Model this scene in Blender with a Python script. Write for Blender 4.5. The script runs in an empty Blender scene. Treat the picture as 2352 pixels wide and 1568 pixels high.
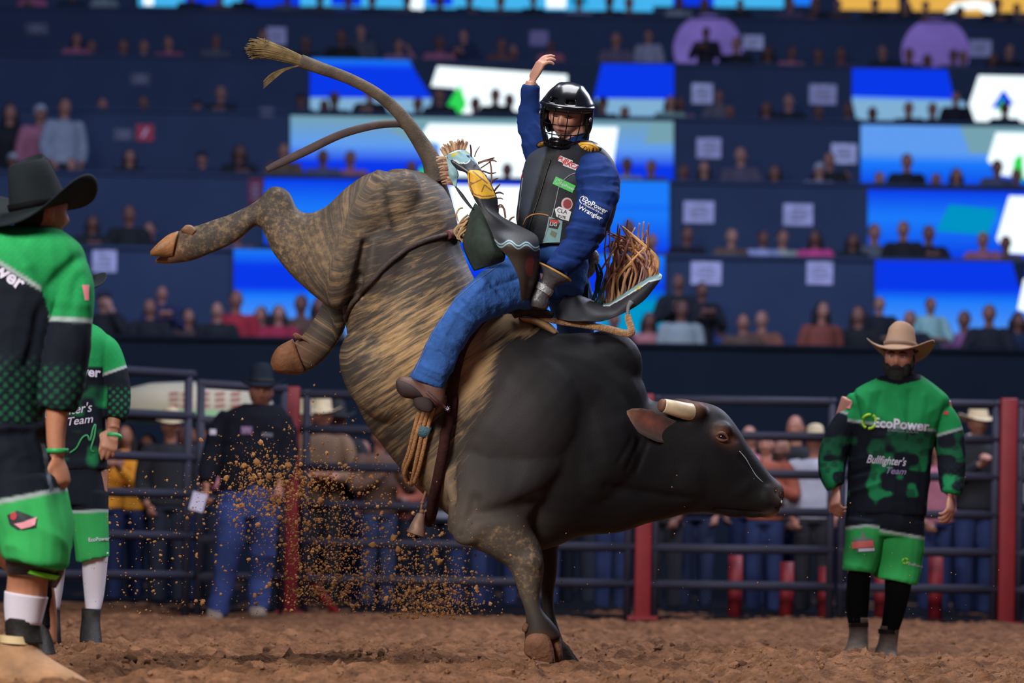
import bpy, bmesh, math, random
import numpy as np
from mathutils import Vector, Matrix
from mathutils.bvhtree import BVHTree

SC = bpy.context.scene
COL = SC.collection
# ------------------------------------------------------------------ camera, world, big lights, exposure
F = 7000.0; CX = 1176.0; HY = 1262.0; CAMZ = 0.5; ROLL = math.atan(0.0157)
cr, sr = math.cos(ROLL), math.sin(ROLL)
D0 = 13.46
cam_d = bpy.data.cameras.new('camera'); cam = bpy.data.objects.new('camera', cam_d); COL.objects.link(cam)
cam_d.sensor_width = 36.0; cam_d.sensor_fit = 'HORIZONTAL'
cam_d.lens = F / 2352 * 36.0
cam_d.shift_y = (HY - 784.0) / 2352.0
cam_d.clip_end = 300
cam.matrix_world = Matrix(((cr, -sr, 0, 0), (0, 0, -1, 0), (sr, cr, 0, CAMZ), (0, 0, 0, 1)))
cam_d.dof.use_dof = True; cam_d.dof.focus_distance = D0 - 0.3; cam_d.dof.aperture_fstop = 2.3
SC.camera = cam
SC.view_settings.view_transform = 'Standard'; SC.view_settings.look = 'None'
SC.view_settings.gamma = 1.0; SC.view_settings.use_curve_mapping = False
SC.view_settings.exposure = 0.0

W = bpy.data.worlds.new('arena_air'); SC.world = W; W.use_nodes = True
bg = W.node_tree.nodes['Background']; bg.inputs[0].default_value = (0.10, 0.16, 0.34, 1); bg.inputs[1].default_value = 0.22

def area(name, loc, target, size, power, color, size_y=None):
    d = bpy.data.lights.new(name, 'AREA'); d.energy = power; d.color = color; d.shape = 'RECTANGLE'
    d.size = size; d.size_y = size_y or size
    o = bpy.data.objects.new(name, d); COL.objects.link(o); o.location = loc
    o.rotation_euler = (Vector(target) - Vector(loc)).to_track_quat('-Z', 'Y').to_euler()
    return o
area('arena_light_rig', (-4.6, 3.6, 5.2), (0.0, 14.0, 1.2), 2.5, 1250, (1.0, 0.95, 0.88))
area('arena_light_overhead', (1.5, 14.5, 9.5), (0.3, 14.5, 0), 6.0, 1150, (0.93, 0.95, 1.0))
area('arena_light_backlight', (7.0, 24.0, 9.0), (0.5, 14.0, 1.0), 3.0, 900, (0.75, 0.78, 1.0))
area('fence_light', (0.0, 17.0, 9.0), (0.0, 25.0, 0.8), 8.0, 170, (0.72, 0.74, 1.0), 2.0)
area('stand_light', (0.0, 27.0, 13.0), (0.0, 46.0, 6.0), 22.0, 2500, (0.50, 0.64, 1.0), 3.0)

# ------------------------------------------------------------------ geometry helpers
def P(px, py, D):
    xc = (px - CX) * D / F; yd = (py - HY) * D / F
    return Vector((xc * cr + yd * sr, D, CAMZ + xc * sr - yd * cr))
def pix(co):                                    # numpy (n,3) -> pixel u, v
    X = co[:, 0]; Dp = co[:, 1]; Z = co[:, 2] - CAMZ
    return CX + F * (X * cr + Z * sr) / Dp, HY + F * (X * sr - Z * cr) / Dp
def s2l(c):
    c = np.asarray(c, float) / 255.0
    return np.where(c <= 0.04045, c / 12.92, ((c + 0.055) / 1.055) ** 2.4)
def L(r, g, b): v = s2l((r, g, b)); return (float(v[0]), float(v[1]), float(v[2]), 1.0)
def sstep(a, b, x):
    t = np.clip((x - a) / (b - a), 0, 1); return t * t * (3 - 2 * t)
def _hash(ix, iy, iz, s):
    h = (ix.astype(np.int64) * 374761393 + iy.astype(np.int64) * 668265263 + iz.astype(np.int64) * 2147483647 + s * 974634777) & 0xffffffff
    h = ((h ^ (h >> 13)) * 1274126177) & 0xffffffff
    return ((h ^ (h >> 16)) & 0xffff) / 65535.0
def vnoise(x, y, z=None, seed=0):               # smooth value noise, 0..1
    if z is None: z = np.zeros_like(x)
    fx, fy, fz = np.floor(x), np.floor(y), np.floor(z)
    tx, ty, tz = x - fx, y - fy, z - fz
    tx = tx * tx * (3 - 2 * tx); ty = ty * ty * (3 - 2 * ty); tz = tz * tz * (3 - 2 * tz)
    r = 0
    for i in (0, 1):
        for j in (0, 1):
            for k in (0, 1):
                r = r + _hash(fx + i, fy + j, fz + k, seed) * (tx if i else 1 - tx) * (ty if j else 1 - ty) * (tz if k else 1 - tz)
    return r
def dens(st, k):                                # Catmull-Rom through rows of numbers
    a = np.array(st, float); n = len(a); out = []
    for i in range(n - 1):
        p0, p1, p2, p3 = a[max(i - 1, 0)], a[i], a[i + 1], a[min(i + 2, n - 1)]
        for t in np.arange(k) / k:
            out.append(0.5 * (2 * p1 + (p2 - p0) * t + (2 * p0 - 5 * p1 + 4 * p2 - p3) * t * t + (3 * p1 - p0 - 3 * p2 + p3) * t ** 3))
    out.append(a[-1]); return np.array(out)
def skin_rings(bm, rings, caps=True):
    vs = [[bm.verts.new(p) for p in r] for r in rings]; n = len(vs[0])
    for i in range(len(vs) - 1):
        for j in range(n):
            bm.faces.new((vs[i][j], vs[i][(j + 1) % n], vs[i + 1][(j + 1) % n], vs[i + 1][j]))
    if caps:
        for r, v in ((rings[0], vs[0]), (rings[-1], vs[-1])):
            c = bm.verts.new(sum((Vector(p) for p in r), Vector()) / n)
            for j in range(n): bm.faces.new((v[j], v[(j + 1) % n], c))
    return vs
def loft(bm, st, k=5, n=22, e=2.2, caps=True):
    """stations (Ax, Ay, Bx, By, half depth, depth): two outline pixels at a real depth; A and B are opposite sides."""
    rings = []
    for ax, ay, bx, by, hd, D in dens(st, k):
        a, b = P(ax, ay, D), P(bx, by, D); c = (a + b) / 2; h = (a - b) / 2; r = []
        for j in range(n):
            f = 2 * math.pi * j / n; cc, ss = math.cos(f), math.sin(f)
            cc = math.copysign(abs(cc) ** (2 / e), cc); ss = math.copysign(abs(ss) ** (2 / e), ss)
            r.append(c + h * cc + Vector((0, hd * ss, 0)))
        rings.append(r)
    return skin_rings(bm, rings, caps)
def tube(bm, pts, rad, n=12, k=4, caps=True, flat=None, side=None):
    """round sweep through 3-D points; flat squashes the section along `side`."""
    if not hasattr(rad, '__len__'): rad = [rad] * len(pts)
    a = dens([(*p, r) for p, r in zip(pts, rad)], k) if k > 1 else np.array([(*p, r) for p, r in zip(pts, rad)])
    ps = [Vector(q[:3]) for q in a]; rings = []; nrm = None
    for i, p in enumerate(ps):
        t = (ps[min(i + 1, len(ps) - 1)] - ps[max(i - 1, 0)])
        t = t.normalized() if t.length > 1e-9 else Vector((0, 0, 1))
        if side is not None: nrm = Vector(side) - t * Vector(side).dot(t)
        elif nrm is None: nrm = t.orthogonal()
        else: nrm = nrm - t * nrm.dot(t)
        if nrm.length < 1e-6: nrm = t.orthogonal()
        nrm.normalize(); b = t.cross(nrm); r = max(float(a[i][3]), 1e-4); fl = flat or 1.0
        rings.append([p + (nrm * (math.cos(2 * math.pi * j / n) * fl) + b * math.sin(2 * math.pi * j / n)) * r for j in range(n)])
    return skin_rings(bm, rings, caps)
def ptube(bm, rows, **kw):                      # rows of (px, py, depth, radius)
    return tube(bm, [P(x, y, d) for x, y, d, r in rows], [r for *_, r in rows], **kw)
def ell(bm, c, r, rot=None, u=16, v=12):
    M = Matrix.Translation(c) @ (rot.to_4x4() if rot else Matrix()) @ Matrix.Diagonal((r[0], r[1], r[2], 1))
    bmesh.ops.create_uvsphere(bm, u_segments=u, v_segments=v, radius=1, matrix=M)
def box(bm, c, s, rot=None):
    M = Matrix.Translation(c) @ (rot.to_4x4() if rot else Matrix()) @ Matrix.Diagonal((s[0], s[1], s[2], 1))
    bmesh.ops.create_cube(bm, size=1, matrix=M)
def newbm(): return bmesh.new()
def link(o, parent=None):
    COL.objects.link(o)
    if parent is not None:
        o.parent = parent; o.matrix_parent_inverse = parent_inv(parent)
    return o
def parent_inv(p):
    m = p.matrix_basis.copy(); q = p
    while q.parent is not None:
        m = q.parent.matrix_basis @ q.matrix_parent_inverse @ m if False else m; q = q.parent
    return m.inverted() if p.parent is None else Matrix()
def obj(name, bm, mt, parent=None, smooth=True, fix=True):
    if fix: bmesh.ops.recalc_face_normals(bm, faces=bm.faces[:])
    me = bpy.data.meshes.new(name); bm.to_mesh(me); bm.free()
    for m in (mt if isinstance(mt, (list, tuple)) else [mt]): me.materials.append(m)
    if smooth: me.shade_smooth()
    return link(bpy.data.objects.new(name, me), parent)
def fuse(name, bm, mt, parent=None, voxel=0.008, smooth=4, crease=None):
    """voxel-merge overlapping closed pieces into one continuous surface."""
    bmesh.ops.recalc_face_normals(bm, faces=bm.faces[:])
    me = bpy.data.meshes.new(name + '_raw'); bm.to_mesh(me); bm.free()
    o = bpy.data.objects.new(name + '_raw', me); COL.objects.link(o)
    m = o.modifiers.new('r', 'REMESH'); m.mode = 'VOXEL'; m.voxel_size = voxel
    if smooth:
        s = o.modifiers.new('s', 'SMOOTH'); s.factor = 0.5; s.iterations = smooth
    dg = bpy.context.evaluated_depsgraph_get(); dg.update()
    out = bpy.data.meshes.new_from_object(o.evaluated_get(dg)); out.name = name
    bpy.data.objects.remove(o); bpy.data.meshes.remove(me)
    out.materials.clear()
    for q in (mt if isinstance(mt, (list, tuple)) else [mt]): out.materials.append(q)
    out.shade_smooth()
    return link(bpy.data.objects.new(name, out), parent)
def verts(o):
    a = np.empty(len(o.data.vertices) * 3, np.float32); o.data.vertices.foreach_get('co', a); return a.reshape(-1, 3).astype(float)
def setverts(o, co):
    o.data.vertices.foreach_set('co', np.asarray(co, np.float32).ravel()); o.data.update()
def normals(o):
    a = np.empty(len(o.data.vertices) * 3, np.float32); o.data.vertices.foreach_get('normal', a); return a.reshape(-1, 3).astype(float)
def paint(o, rgb, name='col'):
    n = len(o.data.vertices); c = np.ones((n, 4), np.float32); c[:, :3] = rgb
    at = o.data.color_attributes.get(name) or o.data.color_attributes.new(name, 'FLOAT_COLOR', 'POINT')
    at.data.foreach_set('color', c.ravel())
def bvh(o):
    me = o.data
    return BVHTree.FromPolygons([v.co for v in me.vertices], [p.vertices for p in me.polygons])
CAMP = Vector((0, 0, CAMZ))
def onto(tree, px, py, lift=0.003, D=D0):       # where the sight line of a photo point meets a surface
    d = (P(px, py, D) - CAMP).normalized(); h = tree.ray_cast(CAMP, d)
    if h[0] is None: return None
    n = h[1] if h[1].dot(d) < 0 else -h[1]
    return h[0] + n * lift
def empty(name, loc, label=None, cat=None, group=None):
    o = bpy.data.objects.new(name, None); COL.objects.link(o); o.location = loc; o.empty_display_size = 0.2
    if label: tag(o, label, cat, group)
    return o
def tag(o, label, cat, group=None, kind=None):
    o['label'] = label; o['category'] = cat
    if group: o['group'] = group
    if kind: o['kind'] = kind
    return o
def struct(o): o['kind'] = 'structure'; return o

# ------------------------------------------------------------------ materials
def mat(name, col=(0.5, 0.5, 0.5, 1), rough=0.6, metal=0.0, attr=None, var=None, bump=None, spec=0.5, sheen=0.0, objcol=False, emis=0, trans=0, coat=0):
    """var=(scale, amount): brightness mottling; bump=(scale, strength, distance); attr: vertex colour name; objcol: the object's own colour"""
    m = bpy.data.materials.new(name); m.use_nodes = True; nt = m.node_tree; N = nt.nodes; b = N['Principled BSDF']
    b.inputs['Base Color'].default_value = col; b.inputs['Roughness'].default_value = rough; b.inputs['Metallic'].default_value = metal
    b.inputs['Specular IOR Level'].default_value = spec
    if sheen: b.inputs['Sheen Weight'].default_value = sheen
    if coat: b.inputs['Coat Weight'].default_value = coat; b.inputs['Coat Roughness'].default_value = 0.1
    src = None
    if attr: a = N.new('ShaderNodeAttribute'); a.attribute_name = attr; src = a.outputs['Color']
    if objcol: a = N.new('ShaderNodeObjectInfo'); src = a.outputs['Color']
    tc = N.new('ShaderNodeTexCoord')
    if var:
        no = N.new('ShaderNodeTexNoise'); no.inputs['Scale'].default_value = var[0]; no.inputs['Detail'].default_value = 5
        nt.links.new(tc.outputs['Object'], no.inputs['Vector'])
        mr = N.new('ShaderNodeMapRange'); mr.inputs[1].default_value = 0.25; mr.inputs[2].default_value = 0.75
        mr.inputs[3].default_value = 1 - var[1]; mr.inputs[4].default_value = 1 + var[1]; nt.links.new(no.outputs[0], mr.inputs[0])
        vm = N.new('ShaderNodeVectorMath'); vm.operation = 'SCALE'; nt.links.new(mr.outputs[0], vm.inputs[3])
        if src is not None: nt.links.new(src, vm.inputs[0])
        else: vm.inputs[0].default_value = col[:3]
        src = vm.outputs[0]
    if src is not None: nt.links.new(src, b.inputs['Base Color'])
    if bump:
        no = N.new('ShaderNodeTexNoise'); no.inputs['Scale'].default_value = bump[0]; no.inputs['Detail'].default_value = 4
        nt.links.new(tc.outputs['Object'], no.inputs['Vector'])
        bp = N.new('ShaderNodeBump'); bp.inputs['Strength'].default_value = bump[1]; bp.inputs['Distance'].default_value = bump[2]
        nt.links.new(no.outputs[0], bp.inputs['Height']); nt.links.new(bp.outputs[0], b.inputs['Normal'])
    if emis:
        b.inputs['Emission Color'].default_value = col; b.inputs['Emission Strength'].default_value = emis
        if src is not None: nt.links.new(src, b.inputs['Emission Color'])
    return m
rnd = random.Random(7)
# ------------------------------------------------------------------ arena floor
def ground_h(x, y):
    h = (vnoise(x * 0.9, y * 0.5, seed=3) - 0.5) * 0.05 + (vnoise(x * 3.1, y * 2.0, seed=5) - 0.5) * 0.04
    fade = np.exp(-np.maximum(y - 17, 0) / 5)
    for s, a in ((5, 0.03), (11, 0.034), (21, 0.030), (40, 0.016)):
        r = vnoise(x * s, y * s * 0.8, seed=s); h = h + (np.where(s > 15, r ** 2 * 1.3 - .4, np.abs(r - 0.5) * -2 + 0.5)) * a * (0.35 + 0.65 * fade)
    for bx, by, bz, br in BUMPS:
        w = np.exp(-((x - bx) ** 2 + (y - by) ** 2) / br ** 2); h = h * (1 - 0.75 * w) + bz * w
    return h
BUMPS = []
for px, py, D, br in ((1300, 1556, D0 + 0.22, 0.5), (1990, 1513, 15.9, 0.5), (30, 1578, 10.94, 0.45), (208, 1482, 15.05, 0.35), (560, 1424, 21.5, 0.6)):
    q = P(px, py, D); BUMPS.append((q.x, q.y, q.z - 0.006, br))
xs = np.concatenate([np.linspace(-30, -4.4, 14)[:-1], np.arange(-4.4, -2.9, 0.04), np.arange(-2.9, 2.9, 0.016), np.arange(2.9, 4.4, 0.04), np.linspace(4.4, 30, 14)])
ys = np.concatenate([np.arange(4, 9, 0.25), np.arange(9, 16, 0.02), np.arange(16, 24, 0.07), np.linspace(24, 60, 24)])
GX, GY = np.meshgrid(xs, ys); GZ = ground_h(GX.ravel(), GY.ravel())
nx, ny = len(xs), len(ys)
ii = (np.arange(ny - 1)[:, None] * nx + np.arange(nx - 1)[None]).ravel()
me = bpy.data.meshes.new('floor')
me.from_pydata(np.stack([GX.ravel(), GY.ravel(), GZ], 1), [], np.stack([ii, ii + 1, ii + nx + 1, ii + nx], 1).tolist())
me.shade_smooth()
dirt = mat('brown_dirt', L(124, 88, 64), 0.95, var=(2.2, 0.30), bump=(70, 0.9, 0.02), spec=0.1)
# darker damp patches on top of the mottling
nt = dirt.node_tree; b = nt.nodes['Principled BSDF']; lk = b.inputs['Base Color'].links[0].from_socket
tc = nt.nodes.new('ShaderNodeTexCoord'); no = nt.nodes.new('ShaderNodeTexNoise'); no.inputs['Scale'].default_value = 9; no.inputs['Detail'].default_value = 9; no.inputs['Roughness'].default_value = .65
mx = nt.nodes.new('ShaderNodeMix'); mx.data_type = 'RGBA'; mx.blend_type = 'MULTIPLY'; mx.inputs[0].default_value = 0.75
rp = nt.nodes.new('ShaderNodeValToRGB'); rp.color_ramp.elements[0].position = 0.35; rp.color_ramp.elements[0].color = (0.26, 0.22, 0.20, 1); rp.color_ramp.elements[1].position = 0.62; rp.color_ramp.elements[1].color = (1.2, 1.15, 1.1, 1)
nt.links.new(tc.outputs['Object'], no.inputs['Vector']); nt.links.new(no.outputs[0], rp.inputs[0]); nt.links.new(lk, mx.inputs[6]); nt.links.new(rp.outputs[0], mx.inputs[7]); nt.links.new(mx.outputs[2], b.inputs['Base Color'])
me.materials.append(dirt)
floor = struct(link(bpy.data.objects.new('floor', me)))

# ------------------------------------------------------------------ grandstand: six tiers of boxes
NT = 6
TD = [38.9 * (1 + 0.0985 * i) for i in range(NT + 1)]
TZ = [3.156 + 1.506 * i for i in range(NT + 1)]
navy = mat('navy_panel_paint', L(60, 72, 100), 0.8, var=(1.2, 0.10), spec=0.1)
black_wall = mat('black_wall_paint', L(30, 37, 48), 0.85, var=(1.5, 0.1), spec=0.08)
concrete = mat('stand_concrete', L(60, 60, 70), 0.9)
for i in range(NT):
    bm = newbm(); zt = TZ[i]; zb = 0.0 if i == 0 else TZ[i - 1] - 0.80
    if i == 0: zb = -0.1
    box(bm, (0, TD[i], (zt + zb) / 2), (44, 0.12, zt - zb))
    box(bm, (0, TD[i] - 0.02, zt - 0.02), (44, 0.2, 0.05))
    struct(obj('wall_tier_front', bm, black_wall if i == 0 else navy, smooth=False))
    bm = newbm(); box(bm, (0, (TD[i] + TD[i + 1]) / 2, zt - 0.88), (44, TD[i + 1] - TD[i], 0.15))
    box(bm, (0, TD[i] + 0.75, zt - 0.575), (44, 0.5, 0.45))
    struct(obj('trim_tier_floor', bm, concrete, smooth=False))
bm = newbm(); box(bm, (0, TD[NT] + 0.3, TZ[NT] + 1), (44, 0.2, 8)); struct(obj('wall_back', bm, navy, smooth=False))

# LED screens on the tier fronts
LC = {'royal': (10, 58, 238), 'azure': (28, 126, 255), 'sky': (98, 160, 245), 'pale': (130, 178, 215), 'white': (236, 250, 255), 'green': (50, 220, 90), 'dark': (22, 32, 56), 'teal': (0, 150, 200), 'gold': (235, 180, 80), 'cyan': (70, 185, 245), 'mint': (120, 165, 180), 'amber': (200, 130, 50)}
screen_m = bpy.data.materials.new('screen_light'); screen_m.use_nodes = True; N = screen_m.node_tree.nodes; N.remove(N['Principled BSDF'])
e = N.new('ShaderNodeEmission'); e.inputs[1].default_value = 0.95; a = N.new('ShaderNodeAttribute'); a.attribute_name = 'glow'
screen_m.node_tree.links.new(a.outputs['Color'], e.inputs[0]); screen_m.node_tree.links.new(e.outputs[0], N['Material Output'].inputs[0])
case = mat('screen_casing', L(20, 22, 30), 0.6)
def led(tier, outline, regions, label, back=False):
    D = TD[tier] - 0.17
    pts = [P(x, y, D) for x, y in outline]
    root = bpy.data.objects.new('led_screen', None)
    bm = newbm()
    f = [bm.verts.new(p) for p in pts]; g = [bm.verts.new(p + Vector((0, 0.035, 0))) for p in pts]; n = len(pts)
    bm.faces.new(f); bm.faces.new(g[::-1])
    for k in range(n): bm.faces.new((f[k], f[(k + 1) % n], g[(k + 1) % n], g[k]))
    base = obj('led_screen', bm, case, smooth=False)
    tag(base, label, 'screen', 'screens on the stand fronts')
    bm = newbm(); cl = []
    for q, (c, poly) in enumerate(regions):
        ca, cb = (c.split('>') * 2)[:2]; ca, cb = s2l(LC[ca]), s2l(LC[cb]); y0 = min(y - x * .0157 for x, y in poly); y1 = max(y - x * .0157 for x, y in poly)
        if c == 'white': ca = cb = ca * 1.35
        for x, y in poly: t = (y - x * .0157 - y0) / max(y1 - y0, 1); cl.append(ca * (1 - t) + cb * t)
        bm.faces.new([bm.verts.new(P(x, y, D - 0.004 - 0.003 * q)) for x, y in poly])
    d_ = obj('display', bm, screen_m, base, smooth=False, fix=False); paint(d_, np.array(cl), 'glow')
def R(x0, y0, x1, y1, sl=0.0157): return [(x0, y0), (x1, y0 + (x1 - x0) * sl), (x1, y1 + (x1 - x0) * sl), (x0, y1)]
led(4, R(712, 133, 1548, 268), [('dark', R(712, 133, 1548, 268)), ('azure>royal', [(716, 134), (940, 138), (952, 160), (712, 155)]), ('royal', [(712, 154), (950, 158), (992, 226), (712, 224)]), ('pale', [(712, 224), (992, 226), (982, 273), (712, 268)]),
    ('white', [(1005, 152), (1303, 172), (1300, 275), (1050, 272), (1046, 202), (990, 198)]), ('green', [(1056, 193), (1072, 240), (1052, 274), (1028, 240)]),
    ('royal', [(1382, 146), (1548, 148), (1548, 228), (1364, 226)]), ('pale', [(1366, 226), (1548, 228), (1548, 280), (1400, 279)])], 'blue screen with a white slanted panel and green mark, behind the raised hand')
led(3, R(667, 265, 1547, 412), [('mint>sky', R(667, 265, 1547, 332)), ('mint', [(845, 270), (1250, 275), (1200, 330), (950, 330)]), ('sky>royal', [(667, 330), (1547, 344), (1547, 385), (667, 371)]), ('royal', [(667, 370), (1547, 384), (1547, 426), (667, 412)]),
    ('mint', [(1500, 278), (1547, 279), (1547, 330), (1480, 330)]), ('white', [(985, 284), (1420, 292), (1400, 424), (1010, 417), (1010, 330), (964, 318)]), ('green', [(968, 380), (980, 395), (975, 416), (960, 405)])], 'light blue screen with a white panel, behind the rider')
led(2, R(607, 409, 1537, 570), [('royal>azure', R(607, 409, 1537, 480)), ('azure>royal', R(607, 478, 1537, 570)), ('azure', R(1390, 415, 1537, 470)), ('white', [(1030, 425), (1215, 428), (1215, 530), (1050, 526)])], 'blue screen with a white panel behind the chaps and the rump')
led(1, R(537, 572, 1527, 772), [('azure>royal', R(537, 572, 1527, 610)), ('royal', R(537, 608, 1527, 660)), ('royal>azure', R(537, 658, 1527, 680)), ('azure>sky', R(537, 678, 1527, 772)), ('azure>royal', [(1380, 585), (1527, 588), (1527, 660), (1380, 660)]), ('royal>teal', [(1380, 658), (1527, 660), (1527, 700), (1380, 700)]), ('teal', [(1380, 698), (1527, 690), (1527, 787), (1380, 785)])], 'deep blue screen in the lowest row, behind the belly')
led(4, R(1957, 155, 2480, 284), [('dark', R(1957, 155, 2480, 284)), ('royal', [(1957, 157), (2176, 160), (2192, 228), (1957, 222)]), ('sky', [(1957, 221), (2192, 228), (2215, 233), (1957, 229)]), ('pale', [(1957, 229), (2215, 233), (2235, 287), (1970, 285)]),
    ('white', [(2248, 173), (2480, 178), (2480, 300), (2245, 294), (2226, 240)]), ('royal', [(2305, 205), (2330, 240), (2275, 250)]), ('green', [(2300, 225), (2318, 250), (2290, 258)])], 'blue screen with a white slanted panel, topmost at the far right')
led(3, R(1977, 286, 2480, 432), [('sky', R(1977, 286, 2480, 352)), ('mint', [(2205, 290), (2480, 292), (2480, 360), (2230, 358)]), ('sky>azure', R(1977, 348, 2480, 372)), ('azure>royal', R(1977, 370, 2480, 432)), ('white', [(2288, 304), (2480, 308), (2480, 425), (2300, 402), (2268, 368)]), ('green', [(2330, 365), (2348, 352), (2352, 420), (2325, 395)])], 'light blue screen with a white panel, second from top at the far right')
led(2, R(1993, 434, 2480, 592), [('royal>azure', R(1993, 434, 2480, 500)), ('azure>royal', R(1993, 498, 2480, 592)), ('teal', [(2180, 470), (2290, 480), (2270, 540), (2150, 530)]), ('white', [(2318, 450), (2480, 454), (2480, 590), (2310, 580), (2289, 548)])], 'azure screen with a white panel, third from top at the far right')
led(1, R(2010, 597, 2480, 795), [('royal', R(2010, 597, 2480, 664)), ('royal>azure', R(2010, 662, 2480, 690)), ('azure>sky', R(2010, 688, 2480, 795)), ('dark', [(2325, 602), (2360, 602), (2352, 660), (2340, 660)]), ('white', [(2352, 640), (2480, 644), (2480, 760), (2337, 710)])], 'deep blue screen behind the tan hat')
led(6, R(-40, -160, 2480, 12), [('dark', R(-40, -160, 2480, 12)), ('cyan', R(318, -160, 425, 14)), ('white', R(330, -60, 352, 12)), ('royal', R(425, -160, 690, 12)), ('cyan', R(500, -40, 560, 14)), ('cyan', R(690, -160, 1500, 14)), ('royal', R(760, -60, 830, 12)), ('white', R(938, -60, 972, 22)), ('royal', R(985, -60, 1040, 12)), ('white', R(1255, -60, 1300, 18)), ('teal', R(1310, -60, 1350, 12)), ('cyan', R(1500, -160, 1545, 14)), ('royal', R(1545, -160, 1720, 12)), ('cyan', R(1640, -60, 1800, 16)), ('white', R(1725, -60, 1810, -14)), ('azure', R(1820, -60, 1880, 12)), ('gold', R(1925, -130, 2480, 22)), ('dark', [(2060, -130), (2090, -130), (2086, 24), (2064, 24)]), ('white', [(2170, 30), (2190, 8), (2240, 0), (2290, 8), (2300, 34), (2270, 38), (2250, 20), (2210, 22)]), ('gold', [(2205, 24), (2250, 22), (2262, 36), (2200, 36)])], 'long bright screen along the very top edge')

# white box-number placards and two round spots of lilac light, built as discs
plaque = mat('placard_white', L(205, 205, 240), 0.6, objcol=True, spec=0.3, var=(9, 0.25))
print_grey = mat('placard_print', L(150, 140, 165), 0.7)
def tier_at(px, py):
    for i in range(NT):
        if HY - (TZ[i] - CAMZ) * F / TD[i] + 0.0157 * (px - CX) <= py: return i
    return 0
PLAC = [(240, 600, 55, 50, 'w', 'white placard with faint red mark beside the green shoulder, far left'), (1628, 340, 56, 46, 'w', 'white placard right of the helmet, third row of panels'), (1938, 353, 58, 46, 'b', 'bright placard touching the light blue screen, third row of panels'),
        (1605, 487, 70, 50, 'w', 'white placard right of the fringe, left one of its row'), (1833, 493, 68, 50, 'w', 'white placard above the pink shirt'), (1622, 627, 70, 52, 'w', 'white placard in the lowest panel row, left one'), (1883, 627, 60, 52, 'w', 'white placard right below the pink shirt'),
        (1613, 215, 48, 46, 'b', 'lilac placard in the second panel row, left one'), (1890, 217, 62, 46, 'w', 'grey white placard left of the top right blue screen'), (1730, 97, 46, 32, 'b', 'small bluish placard beside the left lilac disc'), (2252, 111, 50, 38, 'w', 'small placard beside the right lilac disc'),
        (635, 83, 44, 40, 'w', 'lilac placard just above the tail tuft'), (1238, 88, 42, 34, 'd', 'dim lilac placard above the raised hand'), (85, 66, 52, 26, 'g', 'dim grey placard at the upper left corner'), (322, 182, 44, 26, 'g', 'dim grey placard below the upper left crowd'),
        (283, 309, 44, 28, 'g', 'dim grey placard beside the red sign'), (333, 305, 40, 38, 'r', 'small red sign with a white slanted mark'), (613, 258, 34, 22, 'g', 'dim grey placard between tail and strap end'), (587, 440, 34, 62, 'm', 'dull maroon sign beside the blue screen above the hock')]
PC = {'w': (200, 195, 232), 'b': (225, 222, 255), 'd': (150, 135, 185), 'g': (92, 98, 118), 'r': (196, 60, 84), 'm': (120, 45, 70)}
for px, py, w, h, c, lab in PLAC:
    D = TD[tier_at(px, py)] - 0.075; s = D / F; q = P(px, py, D)
    bm = newbm(); box(bm, q, (w * s, 0.02, h * s)); o = obj('placard', bm, plaque, smooth=False); cc = L(*PC[c]); o.color = cc
    tag(o, lab, 'placard', 'placards on the stand fronts')
    bm = newbm()
    if c == 'r':
        box(bm, q + Vector((0, -0.013, 0)), (w * s * 0.16, 0.004, h * s * 0.62), Matrix.Rotation(0.5, 3, 'Y')); obj('mark', bm, mat('sign_mark', L(240, 200, 215), 0.6), o, smooth=False)
    else:
        for k in (-1, 0, 1): box(bm, q + Vector((0, -0.013, k * h * s * 0.22)), (w * s * (0.6 - 0.15 * abs(k)), 0.004, h * s * 0.09))
        obj('print', bm, print_grey, o, smooth=False)
lil = mat('lilac_glow', L(150, 118, 205), 0.5, var=(1.4, 0.25), emis=.22)  # glowing disc stands in for light projected onto the panel
for px, py, r, lab in ((1626, 112, 79, 'round lilac spot of light on the top panel, behind a man in black'), (2149, 120, 78, 'round lilac spot of light on the top panel, at the upper right')):
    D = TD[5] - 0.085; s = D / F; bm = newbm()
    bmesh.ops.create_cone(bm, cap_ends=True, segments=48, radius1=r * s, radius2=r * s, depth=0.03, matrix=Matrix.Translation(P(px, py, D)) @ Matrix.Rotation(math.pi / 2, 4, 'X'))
    tag(obj('light_spot', bm, lil, smooth=False), lab, 'light spot', 'lilac discs')
# ------------------------------------------------------------------ the bull
bull = empty('bull', P(1270, 1530, D0), 'brindled dark bull bucking nose down with a rider on its back', 'bull')
coat = mat('bull_coat', rough=0.58, attr='col', spec=0.16, bump=(220, 0.22, 0.005))
nt = coat.node_tree; N = nt.nodes; bs = N['Principled BSDF']
def nd(t, **kw):
    n = N.new(t)
    for k, v in kw.items(): setattr(n, k, v)
    return n
aA = [n for n in N if n.type == 'ATTRIBUTE'][0]; aB = nd('ShaderNodeAttribute', attribute_name='streak'); aS = nd('ShaderNodeAttribute', attribute_name='suv'); aM = nd('ShaderNodeAttribute', attribute_name='amount')
n1 = nd('ShaderNodeTexNoise'); n1.inputs['Scale'].default_value = 1; n1.inputs['Detail'].default_value = 6; n1.inputs['Roughness'].default_value = 0.65; n1.inputs['Distortion'].default_value = 0.5
nt.links.new(aS.outputs['Vector'], n1.inputs['Vector'])
tcb = nd('ShaderNodeTexCoord'); n2 = nd('ShaderNodeTexNoise'); n2.inputs['Scale'].default_value = 38; n2.inputs['Detail'].default_value = 6; n2.inputs['Roughness'].default_value = 0.7
nt.links.new(tcb.outputs['Object'], n2.inputs['Vector'])
sep = nd('ShaderNodeSeparateColor'); nt.links.new(aM.outputs['Color'], sep.inputs[0])   # R: streakiness, G: amount
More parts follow.
